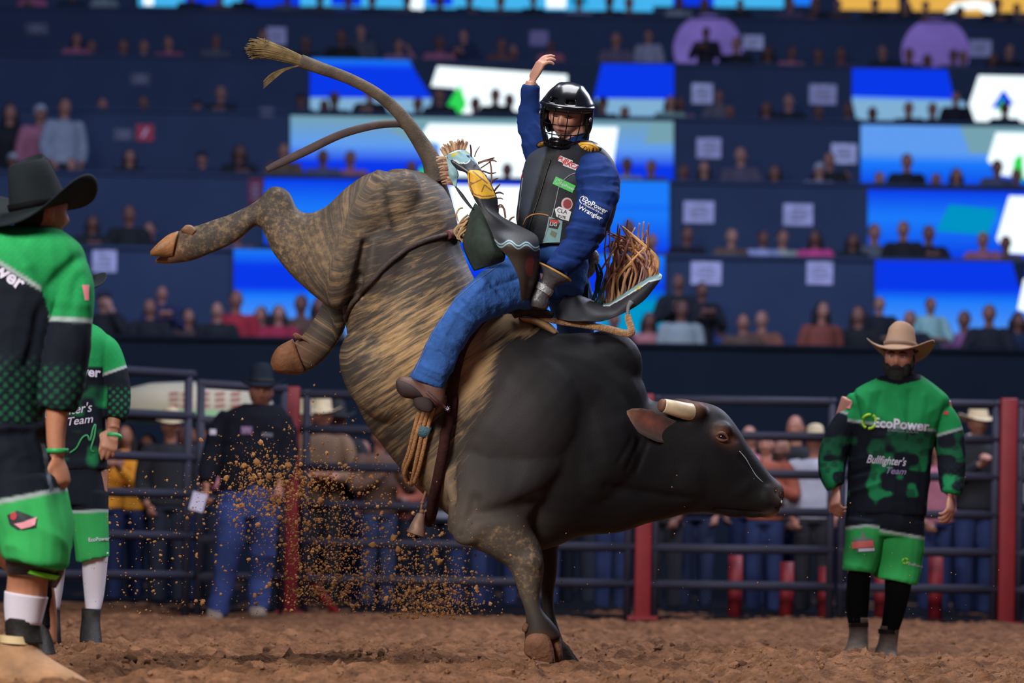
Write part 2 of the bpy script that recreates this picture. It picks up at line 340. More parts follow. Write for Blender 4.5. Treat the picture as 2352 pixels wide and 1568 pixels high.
mixn = nd('ShaderNodeMix'); mixn.data_type = 'FLOAT'; nt.links.new(sep.outputs[0], mixn.inputs[0]); nt.links.new(n2.outputs[0], mixn.inputs[2]); nt.links.new(n1.outputs[0], mixn.inputs[3])
addm = nd('ShaderNodeMath', operation='ADD'); nt.links.new(mixn.outputs[0], addm.inputs[0]); nt.links.new(sep.outputs[1], addm.inputs[1])
mr = nd('ShaderNodeMapRange'); mr.inputs[1].default_value = 0.94; mr.inputs[2].default_value = 1.34; mr.interpolation_type = 'SMOOTHSTEP'; nt.links.new(addm.outputs[0], mr.inputs[0])
mc = nd('ShaderNodeMix'); mc.data_type = 'RGBA'; nt.links.new(mr.outputs[0], mc.inputs[0]); nt.links.new(aA.outputs['Color'], mc.inputs[6]); nt.links.new(aB.outputs['Color'], mc.inputs[7])
nt.links.new(mc.outputs[2], bs.inputs['Base Color'])

SPINE = [(985, 402, 890, 392, .12, 0), (1022, 432, 838, 470, .22, 0), (1046, 485, 802, 560, .28, 0), (1056, 548, 778, 660, .31, 0), (1078, 612, 797, 770, .35, 0),
         (1112, 672, 799, 862, .38, 0), (1166, 713, 822, 940, .385, 0), (1226, 737, 876, 1022, .38, 0), (1284, 764, 945, 1104, .37, 0), (1345, 763, 1022, 1180, .345, 0),
         (1402, 779, 1130, 1235, .315, 0), (1450, 823, 1232, 1266, .28, 0), (1478, 880, 1332, 1234, .235, 0), (1492, 918, 1420, 1224, .20, 0), (1538, 921, 1508, 1196, .17, 0),
         (1598, 918, 1582, 1179, .155, 0), (1655, 938, 1642, 1181, .14, 0), (1697, 982, 1684, 1189, .118, 0), (1731, 1040, 1712, 1187, .10, 0), (1768, 1088, 1742, 1188, .09, 0),
         (1797, 1113, 1766, 1193, .085, 0), (1803, 1135, 1788, 1182, .06, 0)]
SPINE = [(*s[:5], D0) for s in SPINE]
bm = newbm()
loft(bm, SPINE, k=6, n=32, e=2.15)
yn, yf = D0 - 0.19, D0 + 0.2
# near hind leg: thigh, gaskin, hock, cannon
loft(bm, [(940, 405, 800, 690, .10, yn - .02), (895, 392, 775, 712, .14, yn - .03), (850, 396, 735, 690, .15, yn - .03), (800, 425, 690, 652, .13, yn - .02), (752, 472, 652, 612, .105, yn - .01), (712, 489, 622, 572, .085, yn),
          (682, 478, 607, 538, .07, yn), (662, 440, 596, 520, .062, yn), (625, 428, 582, 522, .06, yn), (585, 462, 556, 545, .05, yn), (530, 490, 510, 572, .046, yn), (470, 513, 462, 592, .047, yn), (432, 524, 420, 602, .052, yn), (408, 532, 392, 604, .05, yn), (392, 540, 384, 602, .045, yn)], k=5, n=20)
# far hind leg
loft(bm, [(880, 560, 790, 720, .13, yf - .04), (820, 640, 745, 690, .11, yf), (800, 735, 742, 690, .075, yf), (780, 780, 715, 742, .06, yf), (752, 815, 694, 768, .055, yf), (722, 842, 676, 782, .055, yf), (695, 855, 662, 795, .05, yf)], k=5, n=18)
# near foreleg: shoulder, forearm, knee, cannon, fetlock
loft(bm, [(1000, 1000, 1330, 960, .10, yn - .03), (1018, 1090, 1310, 1060, .13, yn - .04), (1030, 1160, 1270, 1110, .14, yn - .05), (1030, 1222, 1222, 1140, .13, yn - .06), (1080, 1254, 1218, 1180, .105, yn - .07), (1130, 1278, 1222, 1215, .085, yn - .07), (1168, 1302, 1240, 1250, .072, yn - .07),
          (1180, 1324, 1248, 1290, .074, yn - .07), (1188, 1344, 1246, 1326, .064, yn - .07), (1196, 1368, 1238, 1362, .046, yn - .07), (1206, 1402, 1244, 1396, .044, yn - .07), (1208, 1436, 1270, 1428, .056, yn - .07), (1203, 1456, 1282, 1448, .062, yn - .07), (1207, 1478, 1288, 1468, .06, yn - .07)], k=5, n=20)
# far foreleg
loft(bm, [(1130, 1130, 1290, 1130, .10, yf - .02), (1195, 1200, 1285, 1210, .10, yf), (1232, 1262, 1282, 1262, .075, yf), (1238, 1320, 1280, 1318, .058, yf), (1242, 1375, 1274, 1375, .05, yf), (1248, 1430, 1280, 1428, .048, yf), (1250, 1470, 1288, 1462, .055, yf), (1256, 1500, 1300, 1490, .058, yf)], k=5, n=16)
# muscle and bone forms on the near side
def bump_at(px, py, D, r, ang=0.0): ell(bm, P(px, py, D), r, Matrix.Rotation(-ang, 3, 'Y'))
bump_at(1190, 960, D0 - .27, (.30, .11, .26), .9)         # shoulder blade
bump_at(1330, 1000, D0 - .19, (.26, .10, .30), .3)        # neck muscle
bump_at(1160, 1120, D0 - .25, (.20, .11, .17), .5)        # point of shoulder
bump_at(880, 860, D0 - .22, (.17, .17, .24), .6)          # belly swell
bump_at(878, 610, D0 - .25, (.13, .10, .22), .25)        # flank
bump_at(905, 470, D0 - .22, (.10, .09, .17), -.5)         # hip
bump_at(1380, 850, D0 - .02, (.20, .17, .17), .6)         # hump
bump_at(1655, 992, D0 - .105, (.055, .045, .04), .5)      # brow
bump_at(1690, 1120, D0 - .06, (.12, .055, .07), .4)       # cheek
bump_at(1762, 1140, D0 - .05, (.06, .05, .07), .5)        # muzzle
bump_at(1570, 1080, D0 - .09, (.14, .07, .16), .2)        # jaw
bump_at(1220, 1290, yn - .11, (.056, .05, .06), .3)       # knee cap
bump_at(1100, 1205, yn - .12, (.13, .07, .075), .55)     # forearm muscle
bump_at(1560, 945, D0 - .02, (.10, .13, .06), .1)         # poll
bump_at(1745, 1172, D0, (.075, .07, .035), .2)            # chin
bump_at(1597, 947, D0 - .10, (.052, .06, .046), .1)       # horn base
body = fuse('body', bm, coat, bull, voxel=0.011, smooth=7)
co = verts(body); u, v = pix(co)
# fold behind the stifle, folds at the throat, eye hollow
nr = normals(body)
def seg_d(u, v, x0, y0, x1, y1):
    t = np.clip(((u - x0) * (x1 - x0) + (v - y0) * (y1 - y0)) / ((x1 - x0) ** 2 + (y1 - y0) ** 2), 0, 1)
    return np.hypot(u - x0 - t * (x1 - x0), v - y0 - t * (y1 - y0))
near = co[:, 1] < D0 - 0.02
disp = np.zeros(len(co))
for x0, y0, x1, y1, w, a in ((838, 560, 822, 640, 9, -.022), (822, 640, 830, 690, 8, -.015), (860, 555, 850, 650, 12, .012), (1450, 1010, 1420, 1060, 5, -.006), (1468, 1015, 1440, 1075, 5, -.006), (1485, 1020, 1462, 1080, 5, -.005), (1090, 1150, 1060, 1230, 14, -.018), (1230, 1160, 1100, 1180, 16, -.02),
                             (870, 400, 890, 520, 10, .014), (1040, 900, 1040, 1150, 10, -.02), (1395, 1120, 1600, 1150, 12, -.012), (1640, 985, 1690, 1010, 6, -.006), (1700, 1050, 1760, 1110, 5, -.006), (1640, 1170, 1750, 1178, 4, -.01), (1787, 1128, 1798, 1140, 7, -.014), (1770, 1160, 1795, 1172, 3, -.01)):
    disp += np.where(near, a * np.exp(-(seg_d(u, v, x0, y0, x1, y1) / w) ** 2), 0)
disp += (vnoise(co[:, 0] * 9, co[:, 1] * 9, co[:, 2] * 9, 4) - .5) * .012
co = co + nr * disp[:, None]; setverts(body, co)
# coat marking: coordinates along and around the trunk
dn = dens([s[:4] for s in SPINE], 12); sw = np.full(len(u), 1e-12); tt = np.zeros(len(u)); ww = np.zeros(len(u))
for k, (ax, ay, bx, by) in enumerate(dn):
    t = np.clip(((u - ax) * (bx - ax) + (v - ay) * (by - ay)) / ((bx - ax) ** 2 + (by - ay) ** 2), 0, 1)
    d = np.hypot(u - ax - t * (bx - ax), v - ay - t * (by - ay)); g = np.exp(-(d / 7) ** 2) + 1e-4 / (1 + d ** 2)
    sw += g; tt += g * k; ww += g * t
tt /= sw; ww /= sw
suv = np.stack([tt * 0.80, ww * 4.6 + np.where(co[:, 1] > D0, 7, 0), co[:, 1] * 1.5], 1)
paint(body, suv, 'suv')
def blob(x, y, rx, ry, ang=0.0):
    c, s = math.cos(ang), math.sin(ang); a = ((u - x) * c + (v - y) * s) / rx; b2 = (-(u - x) * s + (v - y) * c) / ry
    return np.exp(-(a * a + b2 * b2))
def mixc(base, c, w): return base * (1 - w[:, None]) + s2l(c) * w[:, None]
base = np.tile(s2l((64, 58, 55)), (len(u), 1)); stk = np.tile(s2l((160, 132, 98)), (len(u), 1))
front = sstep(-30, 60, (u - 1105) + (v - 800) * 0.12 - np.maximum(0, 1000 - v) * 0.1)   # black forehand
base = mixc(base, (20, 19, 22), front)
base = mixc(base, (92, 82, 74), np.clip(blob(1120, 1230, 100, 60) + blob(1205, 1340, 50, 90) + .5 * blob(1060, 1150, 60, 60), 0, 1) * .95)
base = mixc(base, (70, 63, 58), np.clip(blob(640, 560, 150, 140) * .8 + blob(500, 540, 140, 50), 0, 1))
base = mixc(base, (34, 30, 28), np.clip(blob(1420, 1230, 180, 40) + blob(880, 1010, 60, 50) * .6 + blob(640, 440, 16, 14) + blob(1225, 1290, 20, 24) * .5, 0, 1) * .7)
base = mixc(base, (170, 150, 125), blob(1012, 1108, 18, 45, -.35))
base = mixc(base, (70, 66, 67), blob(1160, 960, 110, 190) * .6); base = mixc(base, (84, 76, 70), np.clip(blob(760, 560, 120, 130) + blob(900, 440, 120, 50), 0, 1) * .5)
base = mixc(base, (112, 76, 52), np.clip(blob(395, 575, 34, 34) + blob(690, 810, 45, 40) * .8 + blob(1245, 1470, 40, 22) * .6, 0, 1) * .8)
base = mixc(base, (92, 60, 42), np.clip(blob(1595, 935, 26, 18) * .9 + blob(1600, 915, 50, 10) * .5, 0, 1))
base = mixc(base, (104, 66, 48), np.clip(blob(1664, 1002, 26, 15, .7) * 1.1, 0, 1) * near)
base = mixc(base, (92, 78, 74), np.clip(blob(1790, 1130, 14, 26) + blob(1775, 1180, 22, 8), 0, 1) * .8)
base = mixc(base, (168, 140, 92), blob(1772, 1188, 24, 5, -.4) * .8)
amt = np.full(len(u), 0.47)
amt += .16 * blob(960, 760, 130, 120) + .10 * blob(940, 480, 110, 60) + .10 * blob(900, 900, 90, 130) + .16 * blob(1000, 1100, 40, 70)
amt += .30 * blob(1095, 840, 55, 130, .2) + .34 * blob(1190, 745, 80, 30, .3) - .10 * blob(880, 600, 60, 60)
amt += .05 * blob(760, 600, 130, 150)
amt -= .62 * front * (1 - np.clip(blob(1110, 850, 50, 150, .2) + blob(1180, 745, 90, 40, .3), 0, 1)) * (1 - 1.1 * np.clip(blob(1130, 1240, 120, 70) + blob(1215, 1340, 60, 100), 0, .95)) + .10 * blob(1400, 830, 60, 50) * (vnoise(co[:, 0] * 60, co[:, 1] * 60, co[:, 2] * 60, 8) > .62)
amt += .07 * blob(720, 560, 120, 90) + .05 * blob(520, 530, 120, 60)
strk = sstep(.05, .4, blob(950, 720, 260, 330)) * (1 - .6 * blob(720, 560, 120, 120)) * (1 - .8 * sstep(700, 640, u))
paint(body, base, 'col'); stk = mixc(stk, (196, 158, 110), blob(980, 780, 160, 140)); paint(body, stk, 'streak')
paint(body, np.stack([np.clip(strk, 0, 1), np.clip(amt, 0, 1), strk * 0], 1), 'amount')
BULL = bvh(body)

# hooves: two cloven halves and two dewclaws each
horny = mat('hoof_horn', L(138, 94, 58), 0.5, var=(9, 0.55), bump=(60, 0.5, 0.006), spec=.4)
muddy = mat('muddy_hoof', L(120, 82, 62), 0.85, var=(14, 0.45), bump=(40, 0.9, 0.012), spec=.2)
def hoof(rows_a, rows_b, claws, m, m2):
    bm = newbm()
    loft(bm, rows_a, k=4, n=14, e=2.4)
    loft(bm, rows_b, k=4, n=14, e=2.4)
    h = obj('hoof', bm, m, bull)
    for c in claws:
        bm = newbm(); loft(bm, c, k=4, n=12); d = obj('dewclaw', bm, m2, bull)
hoof([(410, 530, 398, 590, .045, yn - .03), (388, 538, 380, 590, .046, yn - .035), (366, 556, 362, 589, .042, yn - .04), (350, 572, 350, 588, .028, yn - .04), (345, 578, 346, 586, .01, yn - .04)],
     [(410, 560, 402, 604, .04, yn + .03), (388, 570, 382, 606, .04, yn + .035), (368, 588, 362, 604, .03, yn + .04), (358, 596, 357, 602, .012, yn + .04)],
     [[(452, 528, 440, 545, .02, yn - .03), (440, 517, 424, 536, .024, yn - .035), (428, 516, 414, 530, .016, yn - .04)], [(450, 540, 440, 550, .02, yn + .03), (436, 530, 424, 540, .02, yn + .04), (424, 528, 414, 536, .012, yn + .04)]], horny, mat('dewclaw_horn', L(120, 82, 56), 0.6))
hoof([(702, 856, 672, 778, .046, yf - .03), (672, 858, 640, 795, .05, yf - .04), (645, 857, 626, 815, .045, yf - .04), (628, 852, 621, 832, .02, yf - .04)],
     [(690, 860, 668, 800, .04, yf + .03), (662, 860, 642, 815, .04, yf + .04), (640, 858, 632, 836, .02, yf + .04)],
     [[(712, 790, 694, 772, .02, yf - .05), (696, 780, 680, 764, .024, yf - .055), (682, 780, 672, 768, .014, yf - .055)]], mat('far_hoof_horn', L(104, 66, 42), 0.65, var=(12, 0.5), bump=(50, .6, .008), spec=.3), muddy)
yq = yn - .07
hoof([(1222, 1448, 1256, 1446, .03, yq - .02), (1207, 1464, 1264, 1462, .046, yq - .03), (1204, 1482, 1270, 1484, .05, yq - .04), (1205, 1500, 1274, 1510, .046, yq - .04), (1222, 1514, 1275, 1523, .035, yq - .04)],
     [(1256, 1446, 1274, 1444, .03, yq + .02), (1250, 1462, 1286, 1460, .043, yq + .03), (1262, 1484, 1290, 1484, .046, yq + .035), (1272, 1510, 1292, 1508, .036, yq + .04), (1278, 1522, 1290, 1520, .02, yq + .04)],
     [[(1206, 1428, 1216, 1436, .02, yq - .02), (1200, 1438, 1212, 1448, .02, yq - .03), (1199, 1448, 1207, 1454, .01, yq - .03)]], muddy, muddy)
dark_hoof = mat('dark_hoof', L(48, 40, 37), 0.85, var=(20, 0.4), spec=.1, bump=(50, .6, .01))
hoof([(1258, 1470, 1284, 1464, .03, yf - .02), (1256, 1488, 1302, 1480, .05, yf - .03), (1260, 1515, 1318, 1508, .052, yf - .04), (1266, 1545, 1336, 1536, .05, yf - .04), (1270, 1556, 1352, 1553, .04, yf - .04)],
     [(1262, 1488, 1304, 1480, .04, yf + .03), (1268, 1518, 1326, 1512, .045, yf + .04), (1276, 1552, 1356, 1550, .04, yf + .04)], [], dark_hoof, dark_hoof)

# tail with tuft
tailm = mat('tail_hair', L(80, 66, 54), 0.75, var=(14, 0.5), bump=(120, 0.5, 0.006))
bm = newbm(); yt = D0 - 0.03
ptube(bm, [(1003, 420, yt, .055), (992, 372, yt, .043), (968, 330, yt, .036), (935, 282, yt - .02, .031), (900, 243, yt - .03, .027), (858, 210, yt - .04, .025), (800, 180, yt - .05, .025), (740, 158, yt - .06, .027), (690, 140, yt - .07, .03)], n=14, k=6)
tail = obj('tail', bm, tailm, bull)
bm = newbm(); rt = random.Random(3)
for k in range(300):
    a = rt.uniform(0, 6.28); rr = rt.random() ** .5; oy = math.cos(a) * rr; oz = math.sin(a) * rr; e = rt.uniform(-14, 14); end = 570 + rt.uniform(-10, 45) + abs(oz) * 12
    ptube(bm, [(715, 148 + oz * 8, yt - .07 + oy * .015, .004), (660, 128 + oz * 15, yt - .08 + oy * .025, .0045), (612, 114 + oz * 19 + e * .12, yt - .09 + oy * .035, .0045), (end, 112 + oz * 23 + e * .3, yt - .09 + oy * .04, .0015)], n=5, k=3)
for k in range(14):
    e = rt.uniform(-8, 14)
    ptube(bm, [(690, 150, yt - .08, .003), (655, 158 + e * .3, yt - .09, .0025), (625, 172 + e, yt - .1, .0015), (605, 190 + e, yt - .1, .001)], n=5, k=3)
obj('tail_tuft', bm, mat('tail_tuft_hair', L(108, 90, 62), 0.85, var=(22, 0.6), spec=.1), bull)

# horns, ears, eyes, nostril
hornm = mat('horn', L(200, 180, 150), 0.4, var=(14, 0.3), bump=(40, 0.3, 0.004))
for s, lab in ((-1, 1), (1, 0)):
    bm = newbm(); y0 = D0 + s * .13
    ptube(bm, [(1598, 948, y0 - s * .03, .040), (1575, 944, y0 + s * .02, .037), (1548, 937, y0 + s * .06, .034), (1524, 931, y0 + s * .08, .030)], n=18, k=5)
    horn = obj('horn', bm, hornm, bull)
    bm = newbm(); ptube(bm, [(1526, 932, y0 + s * .079, .028), (1519, 930, y0 + s * .084, .028), (1515, 929, y0 + s * .087, .022)], n=18, k=2)
    obj('horn_tip', bm, mat('sawn_horn_tip', L(104, 66, 52), 0.7, var=(30, 0.3)), horn)
earm = mat('ear_hair', L(62, 46, 40), 0.8, attr='col', var=(40, 0.25), sheen=.3)
for s in (-1, 1):
    y0 = D0 + s * .15; bm = newbm(); rows = []
    # cupped leaf: upper edge and lower edge, hollow towards the viewer's side
    for (ax, ay, bx, by, dd, cup) in ((1440, 943, 1440, 950, .10, .0), (1452, 938, 1450, 968, .105, .006), (1474, 937, 1466, 992, .10, .018), (1500, 943, 1486, 1004, .085, .03), (1522, 953, 1506, 1013, .06, .03), (1542, 962, 1526, 1018, .02, .025), (1562, 968, 1548, 1018, -.03, .01)):
        outer = []; inner = []
        for q in range(9):
            t = q / 8; w = 1 - (2 * t - 1) ** 2; p = P(ax + (bx - ax) * t, ay + (by - ay) * t, y0 + s * dd)
            outer.append(p - Vector((0, s * cup * w * -1.0 - s * cup * 2.0 * w, 0)) if False else p - Vector((0, s * cup * w, 0)))
            inner.append(p - Vector((0, s * (cup * w + .012), 0)))
        rows.append(outer + inner[::-1])
    skin_rings(bm, rows)
    ear = obj('ear', bm, earm, bull); c = verts(ear); eu, ev = pix(c)
    ins = np.exp(-(((eu - 1495) / 38) ** 2 + ((ev - (968 + (eu - 1495) * .35)) / 20) ** 2))
    cc = np.tile(s2l((58, 44, 40)), (len(c), 1)); cc = cc * (1 - ins[:, None]) + s2l((128, 66, 54)) * ins[:, None]
    edge = np.exp(-((eu - 1442) / 14) ** 2)[:, None]; cc = cc * (1 - edge * .6) + s2l((140, 100, 76)) * edge * .6
    paint(ear, cc)
eyem = mat('bull_eye', L(14, 10, 12), 0.08, spec=0.8)
pe = onto(BULL, 1660, 1004, -.006)
bm = newbm(); ell(bm, pe, (.020, .016, .017)); eye = obj('eye', bm, eyem, bull)
bm = newbm(); tube(bm, [pe + Vector(p) for p in ((-.03, -.004, .004), (-.012, -.014, .017), (.008, -.014, .014), (.026, -.006, -.008))], [.004, .007, .007, .004], n=8); tube(bm, [pe + Vector(p) for p in ((-.03, -.004, .002), (-.012, -.013, -.012), (.008, -.013, -.016), (.026, -.006, -.01))], [.004, .006, .006, .004], n=8)
obj('eyelid', bm, mat('eyelid_skin', L(92, 58, 44), 0.7), bull)
bm = newbm(); ell(bm, onto(BULL, 1797, 1134, -.008), (.012, .02, .022)); obj('nostril', bm, mat('nostril_skin', L(60, 30, 34), 0.3), bull)
slob = mat('drool', L(150, 155, 165), 0.15, spec=0.8)
bm = newbm()
q = [onto(BULL, x, y, .002) for x, y in ((1698, 1036), (1712, 1052), (1724, 1072), (1736, 1092), (1752, 1108))]; q = [p for p in q if p]
if len(q) > 2: tube(bm, q, [.0016, .0022, .0013, .0020, .0012][:len(q)], n=6)
ell(bm, onto(BULL, 1794, 1152, .003) or P(1792, 1152, D0 - .07), (.004, .004, .007)); obj('drool', bm, slob, bull)
# ------------------------------------------------------------------ people: shared kit
def rot_face(yaw, pitch, roll):
    """head axes: local +y is where the face looks. yaw 0 looks at the camera, positive to the picture's right; pitch > 0 looks down; roll > 0 leans to the picture's right."""
    return (Matrix.Rotation(roll, 3, 'Y') @ Matrix.Rotation(math.pi + yaw, 3, 'Z') @ Matrix.Rotation(-pitch, 3, 'X'))
def add_head(bm, c, Rm, s=1.0, ears=True):
    nu, nv = 56, 42; g = lambda x, sx: math.exp(-(x / sx) ** 2)
    def shape(d):
        x, y, z = d.x * .076, d.y * .098, d.z * .116
        if y < 0: y *= .96; x *= 1.02
        if z < 0:
            t = (-z / .116); k = 1 - .36 * t ** 1.6
            x *= k
            if y > 0: y *= 1 - .10 * t
            else: y *= 1 - .45 * t ** 1.3
        if y > 0:
            y += .006 * g(z - .03, .014) * g(x, .05)                                    # brow ridge
            y -= .012 * (g(x - .031, .016) + g(x + .031, .016)) * g(z - .008, .013)     # eye sockets
            y += (.010 + .016 * sstep(.02, -.028, np.array(z))) * g(x, .011 + .004 * g(z + .028, .02)) * (g(z + .016, .026) if z < -.016 else g(z + .016, .03)) * (d.y > .3)
            y -= .008 * g(x, .03) * g(z + .047, .008)                                    # under the nose
            y += .005 * g(x, .022) * (g(z + .056, .006) + 1.1 * g(z + .069, .007)); y -= .004 * g(x, .024) * g(z + .0625, .003)
            y -= .004 * g(x, .03) * g(z + .081, .008); y += .010 * g(x, .022) * g(z + .098, .016)
            y += .004 * (g(x - .045, .018) + g(x + .045, .018)) * g(z + .02, .02)        # cheekbones
        return Vector((x, y, z))
    rings = []
    for i in range(1, nv):
        th = math.pi * i / nv; r = []
        for j in range(nu):
            ph = 2 * math.pi * j / nu; r.append(c + Rm @ (shape(Vector((math.sin(th) * math.cos(ph), math.sin(th) * math.sin(ph), math.cos(th)))) * s))
        rings.append(r)
    skin_rings(bm, rings)
    if ears:
        for sx in (-1, 1):
            ell(bm, c + Rm @ (Vector((sx * .077, -.006, -.006)) * s), (.010 * s, .019 * s, .031 * s), Rm @ Matrix.Rotation(sx * .35, 3, 'Z'), 12, 10)
            ell(bm, c + Rm @ (Vector((sx * .072, .0, -.022)) * s), (.012 * s, .014 * s, .016 * s), Rm, 10, 8)
def local(o, c, Rm, s=1.0):
    return ((verts(o) - np.array(c)) @ np.array(Rm)) / s
def paint_skin(o, c, Rm, s, skin, brow=(28, 20, 18), lips=(150, 84, 78), beard=None, closed=False, stub=0.0):
    q = local(o, c, Rm, s); x, y, z = q.T; n = len(x); col = np.tile(s2l(skin), (n, 1)); g = lambda a, sg: np.exp(-(a / sg) ** 2); fr = (y > .02) & (np.abs(z) < .13) & (np.abs(x) < .09)
    def mixw(cc, w):
        nonlocal col; w = np.clip(np.where(fr, w, 0), 0, 1)[:, None]; col = col * (1 - w) + s2l(cc) * w
    red = np.array(skin) * np.array((.92, .74, .70))
    mixw(red, .5 * (g(np.abs(x) - .042, .018) * g(z + .028, .02)) + .5 * g(x, .012) * g(z + .035, .014))
    if stub: mixw(brow, stub * (np.abs(x) < .07) * sstep(-.045, -.06, z))
    mixw(lips, 1.3 * (z < -.045) * g(x, .021) ** 2 * g(z + .0625, .011) ** 2)
    mixw((60, 30, 30), .9 * g(x, .022) * g(z + .0625, .0028))
    ax = np.abs(x)
    mixw(brow, .8 * g(ax - .031, .017) ** 2 * g(z - .026 + (ax - .03) ** 2 * 6, .0055)); mixw(np.array(skin) * .62, .6 * g(ax - .031, .016) * g(z - .010, .010))
    mixw(brow, (1.0 if closed else .75) * g(ax - .031, .0135) * g(z - .004 if closed else z - .013, .003))
    mixw((50, 20, 20), .8 * g(ax - .007, .004) * g(z + .037, .004))
    paint(o, col)
def add_eyes(parent, c, Rm, s, dark=(30, 20, 16)):
    for sx in (-1, 1):
        bm = newbm(); ell(bm, c + Rm @ (Vector((sx * .031, .0775, .006)) * s), (.0125 * s, .0095 * s, .0085 * s), Rm, 14, 10); e = obj('eye', bm, [EYEW, EYED], parent)
        ce = np.array(c + Rm @ (Vector((sx * .031, .0775, .006)) * s))
        for p in e.data.polygons:
            d = Rm.transposed() @ (Vector(p.center) - Vector(ce)); p.material_index = 1 if math.hypot(d.x, d.z) < .0062 * s else 0
EYEW = mat('eye_white', L(190, 180, 175), .2); EYED = mat('eye_iris', L(34, 22, 18), .1)
def add_hand(bm, w, f, up, thumb=1, curl=(.5, .5, .5, .5), s=1.0, tc=.3, spread=.06):
    """w wrist, f along the hand, up out of the back of the hand; thumb=+1 on the side f x up."""
    f = Vector(f).normalized(); up = Vector(up); up = (up - f * up.dot(f)).normalized(); lat = f.cross(up).normalized() * thumb
    tube(bm, [w - f * .025 * s, w + f * .005 * s, w + f * .045 * s, w + f * .085 * s, w + f * .098 * s], [.026 * s, .028 * s, .040 * s, .043 * s, .034 * s], n=16, k=4, flat=.42, side=up)
    ell(bm, w + f * .035 * s + lat * .022 * s - up * .006 * s, (.02 * s, .02 * s, .03 * s), Matrix((lat, up, f)).transposed(), 12, 10)
    for i, (ln, r) in enumerate(((.072, .0096), (.081, .0100), (.075, .0095), (.060, .0085))):
        b = w + f * (.088 - .004 * abs(i - 1)) * s + lat * (1.5 - i) * .0205 * s; d = (f + lat * (1.5 - i) * spread).normalized(); pts = [b - d * .012 * s, b]; a = 0; c = curl[i]
        for seg in (.45, .31, .24):
            a += c * (1.0 if seg > .4 else 1.15); dd = d * math.cos(a) - up * math.sin(a); pts.append(pts[-1] + dd * ln * seg * s)
        tube(bm, pts, [r * s, r * 1.06 * s, r * s, r * .94 * s, r * .72 * s], n=10, k=3)
        ell(bm, pts[-1], (r * .74 * s,) * 3, None, 8, 6)
    b = w + f * .022 * s + lat * .022 * s; d1 = (f * .62 + lat * (.75 - tc * .6) - up * (.15 + tc * .4)).normalized(); p1 = b + d1 * .042 * s
    d2 = (f * .8 + lat * (.35 - tc) - up * (.1 + tc * .7)).normalized(); p2 = p1 + d2 * .032 * s; p3 = p2 + (d2 - up * tc * .4).normalized() * .024 * s
    tube(bm, [b, p1, p2, p3], [.016 * s, .0125 * s, .0115 * s, .008 * s], n=10, k=3)
def pieces(bm, ps, k=5, n=20):
    for kind, rows in ps:
        if kind == 'L': loft(bm, rows, k=k, n=n)
        elif kind == 'T': ptube(bm, rows, n=n - 4, k=k)
def cloth(name, ps, m, parent, voxel=.008, smooth=4, wr=None, seed=1, folds=()):
    """fused garment with real creases: wr=(scale along x, y, z, depth); folds = (x0, y0, x1, y1, width px, depth m) in the photo frame."""
    bm = newbm(); pieces(bm, ps); o = fuse(name, bm, m, parent, voxel, smooth); co = verts(o); nr = normals(o)
    d = np.zeros(len(co))
    if wr:
        sx, sy, sz, a = wr
        w = vnoise(co[:, 0] * 4 + seed, co[:, 1] * 4, co[:, 2] * 4, seed) * 1.6
        r = vnoise(co[:, 0] * sx + w, co[:, 1] * sy, co[:, 2] * sz + w, seed + 1); r2 = vnoise(co[:, 0] * sx * 2.1 - w, co[:, 1] * sy * 2, co[:, 2] * sz * 2.1 + w, seed + 2)
        d += a * (1 - np.abs(r - .5) * 4) + a * .45 * (1 - np.abs(r2 - .5) * 4)
    if folds:
        u, v = pix(co); t = co[:, 1] < np.median(co[:, 1])
        for x0, y0, x1, y1, wd, a in folds:
            tt = np.clip(((u - x0) * (x1 - x0) + (v - y0) * (y1 - y0)) / ((x1 - x0) ** 2 + (y1 - y0) ** 2), 0, 1)
            d += a * np.exp(-(np.hypot(u - x0 - tt * (x1 - x0), v - y0 - tt * (y1 - y0)) / wd) ** 2)
    setverts(o, co + nr * d[:, None]); return o
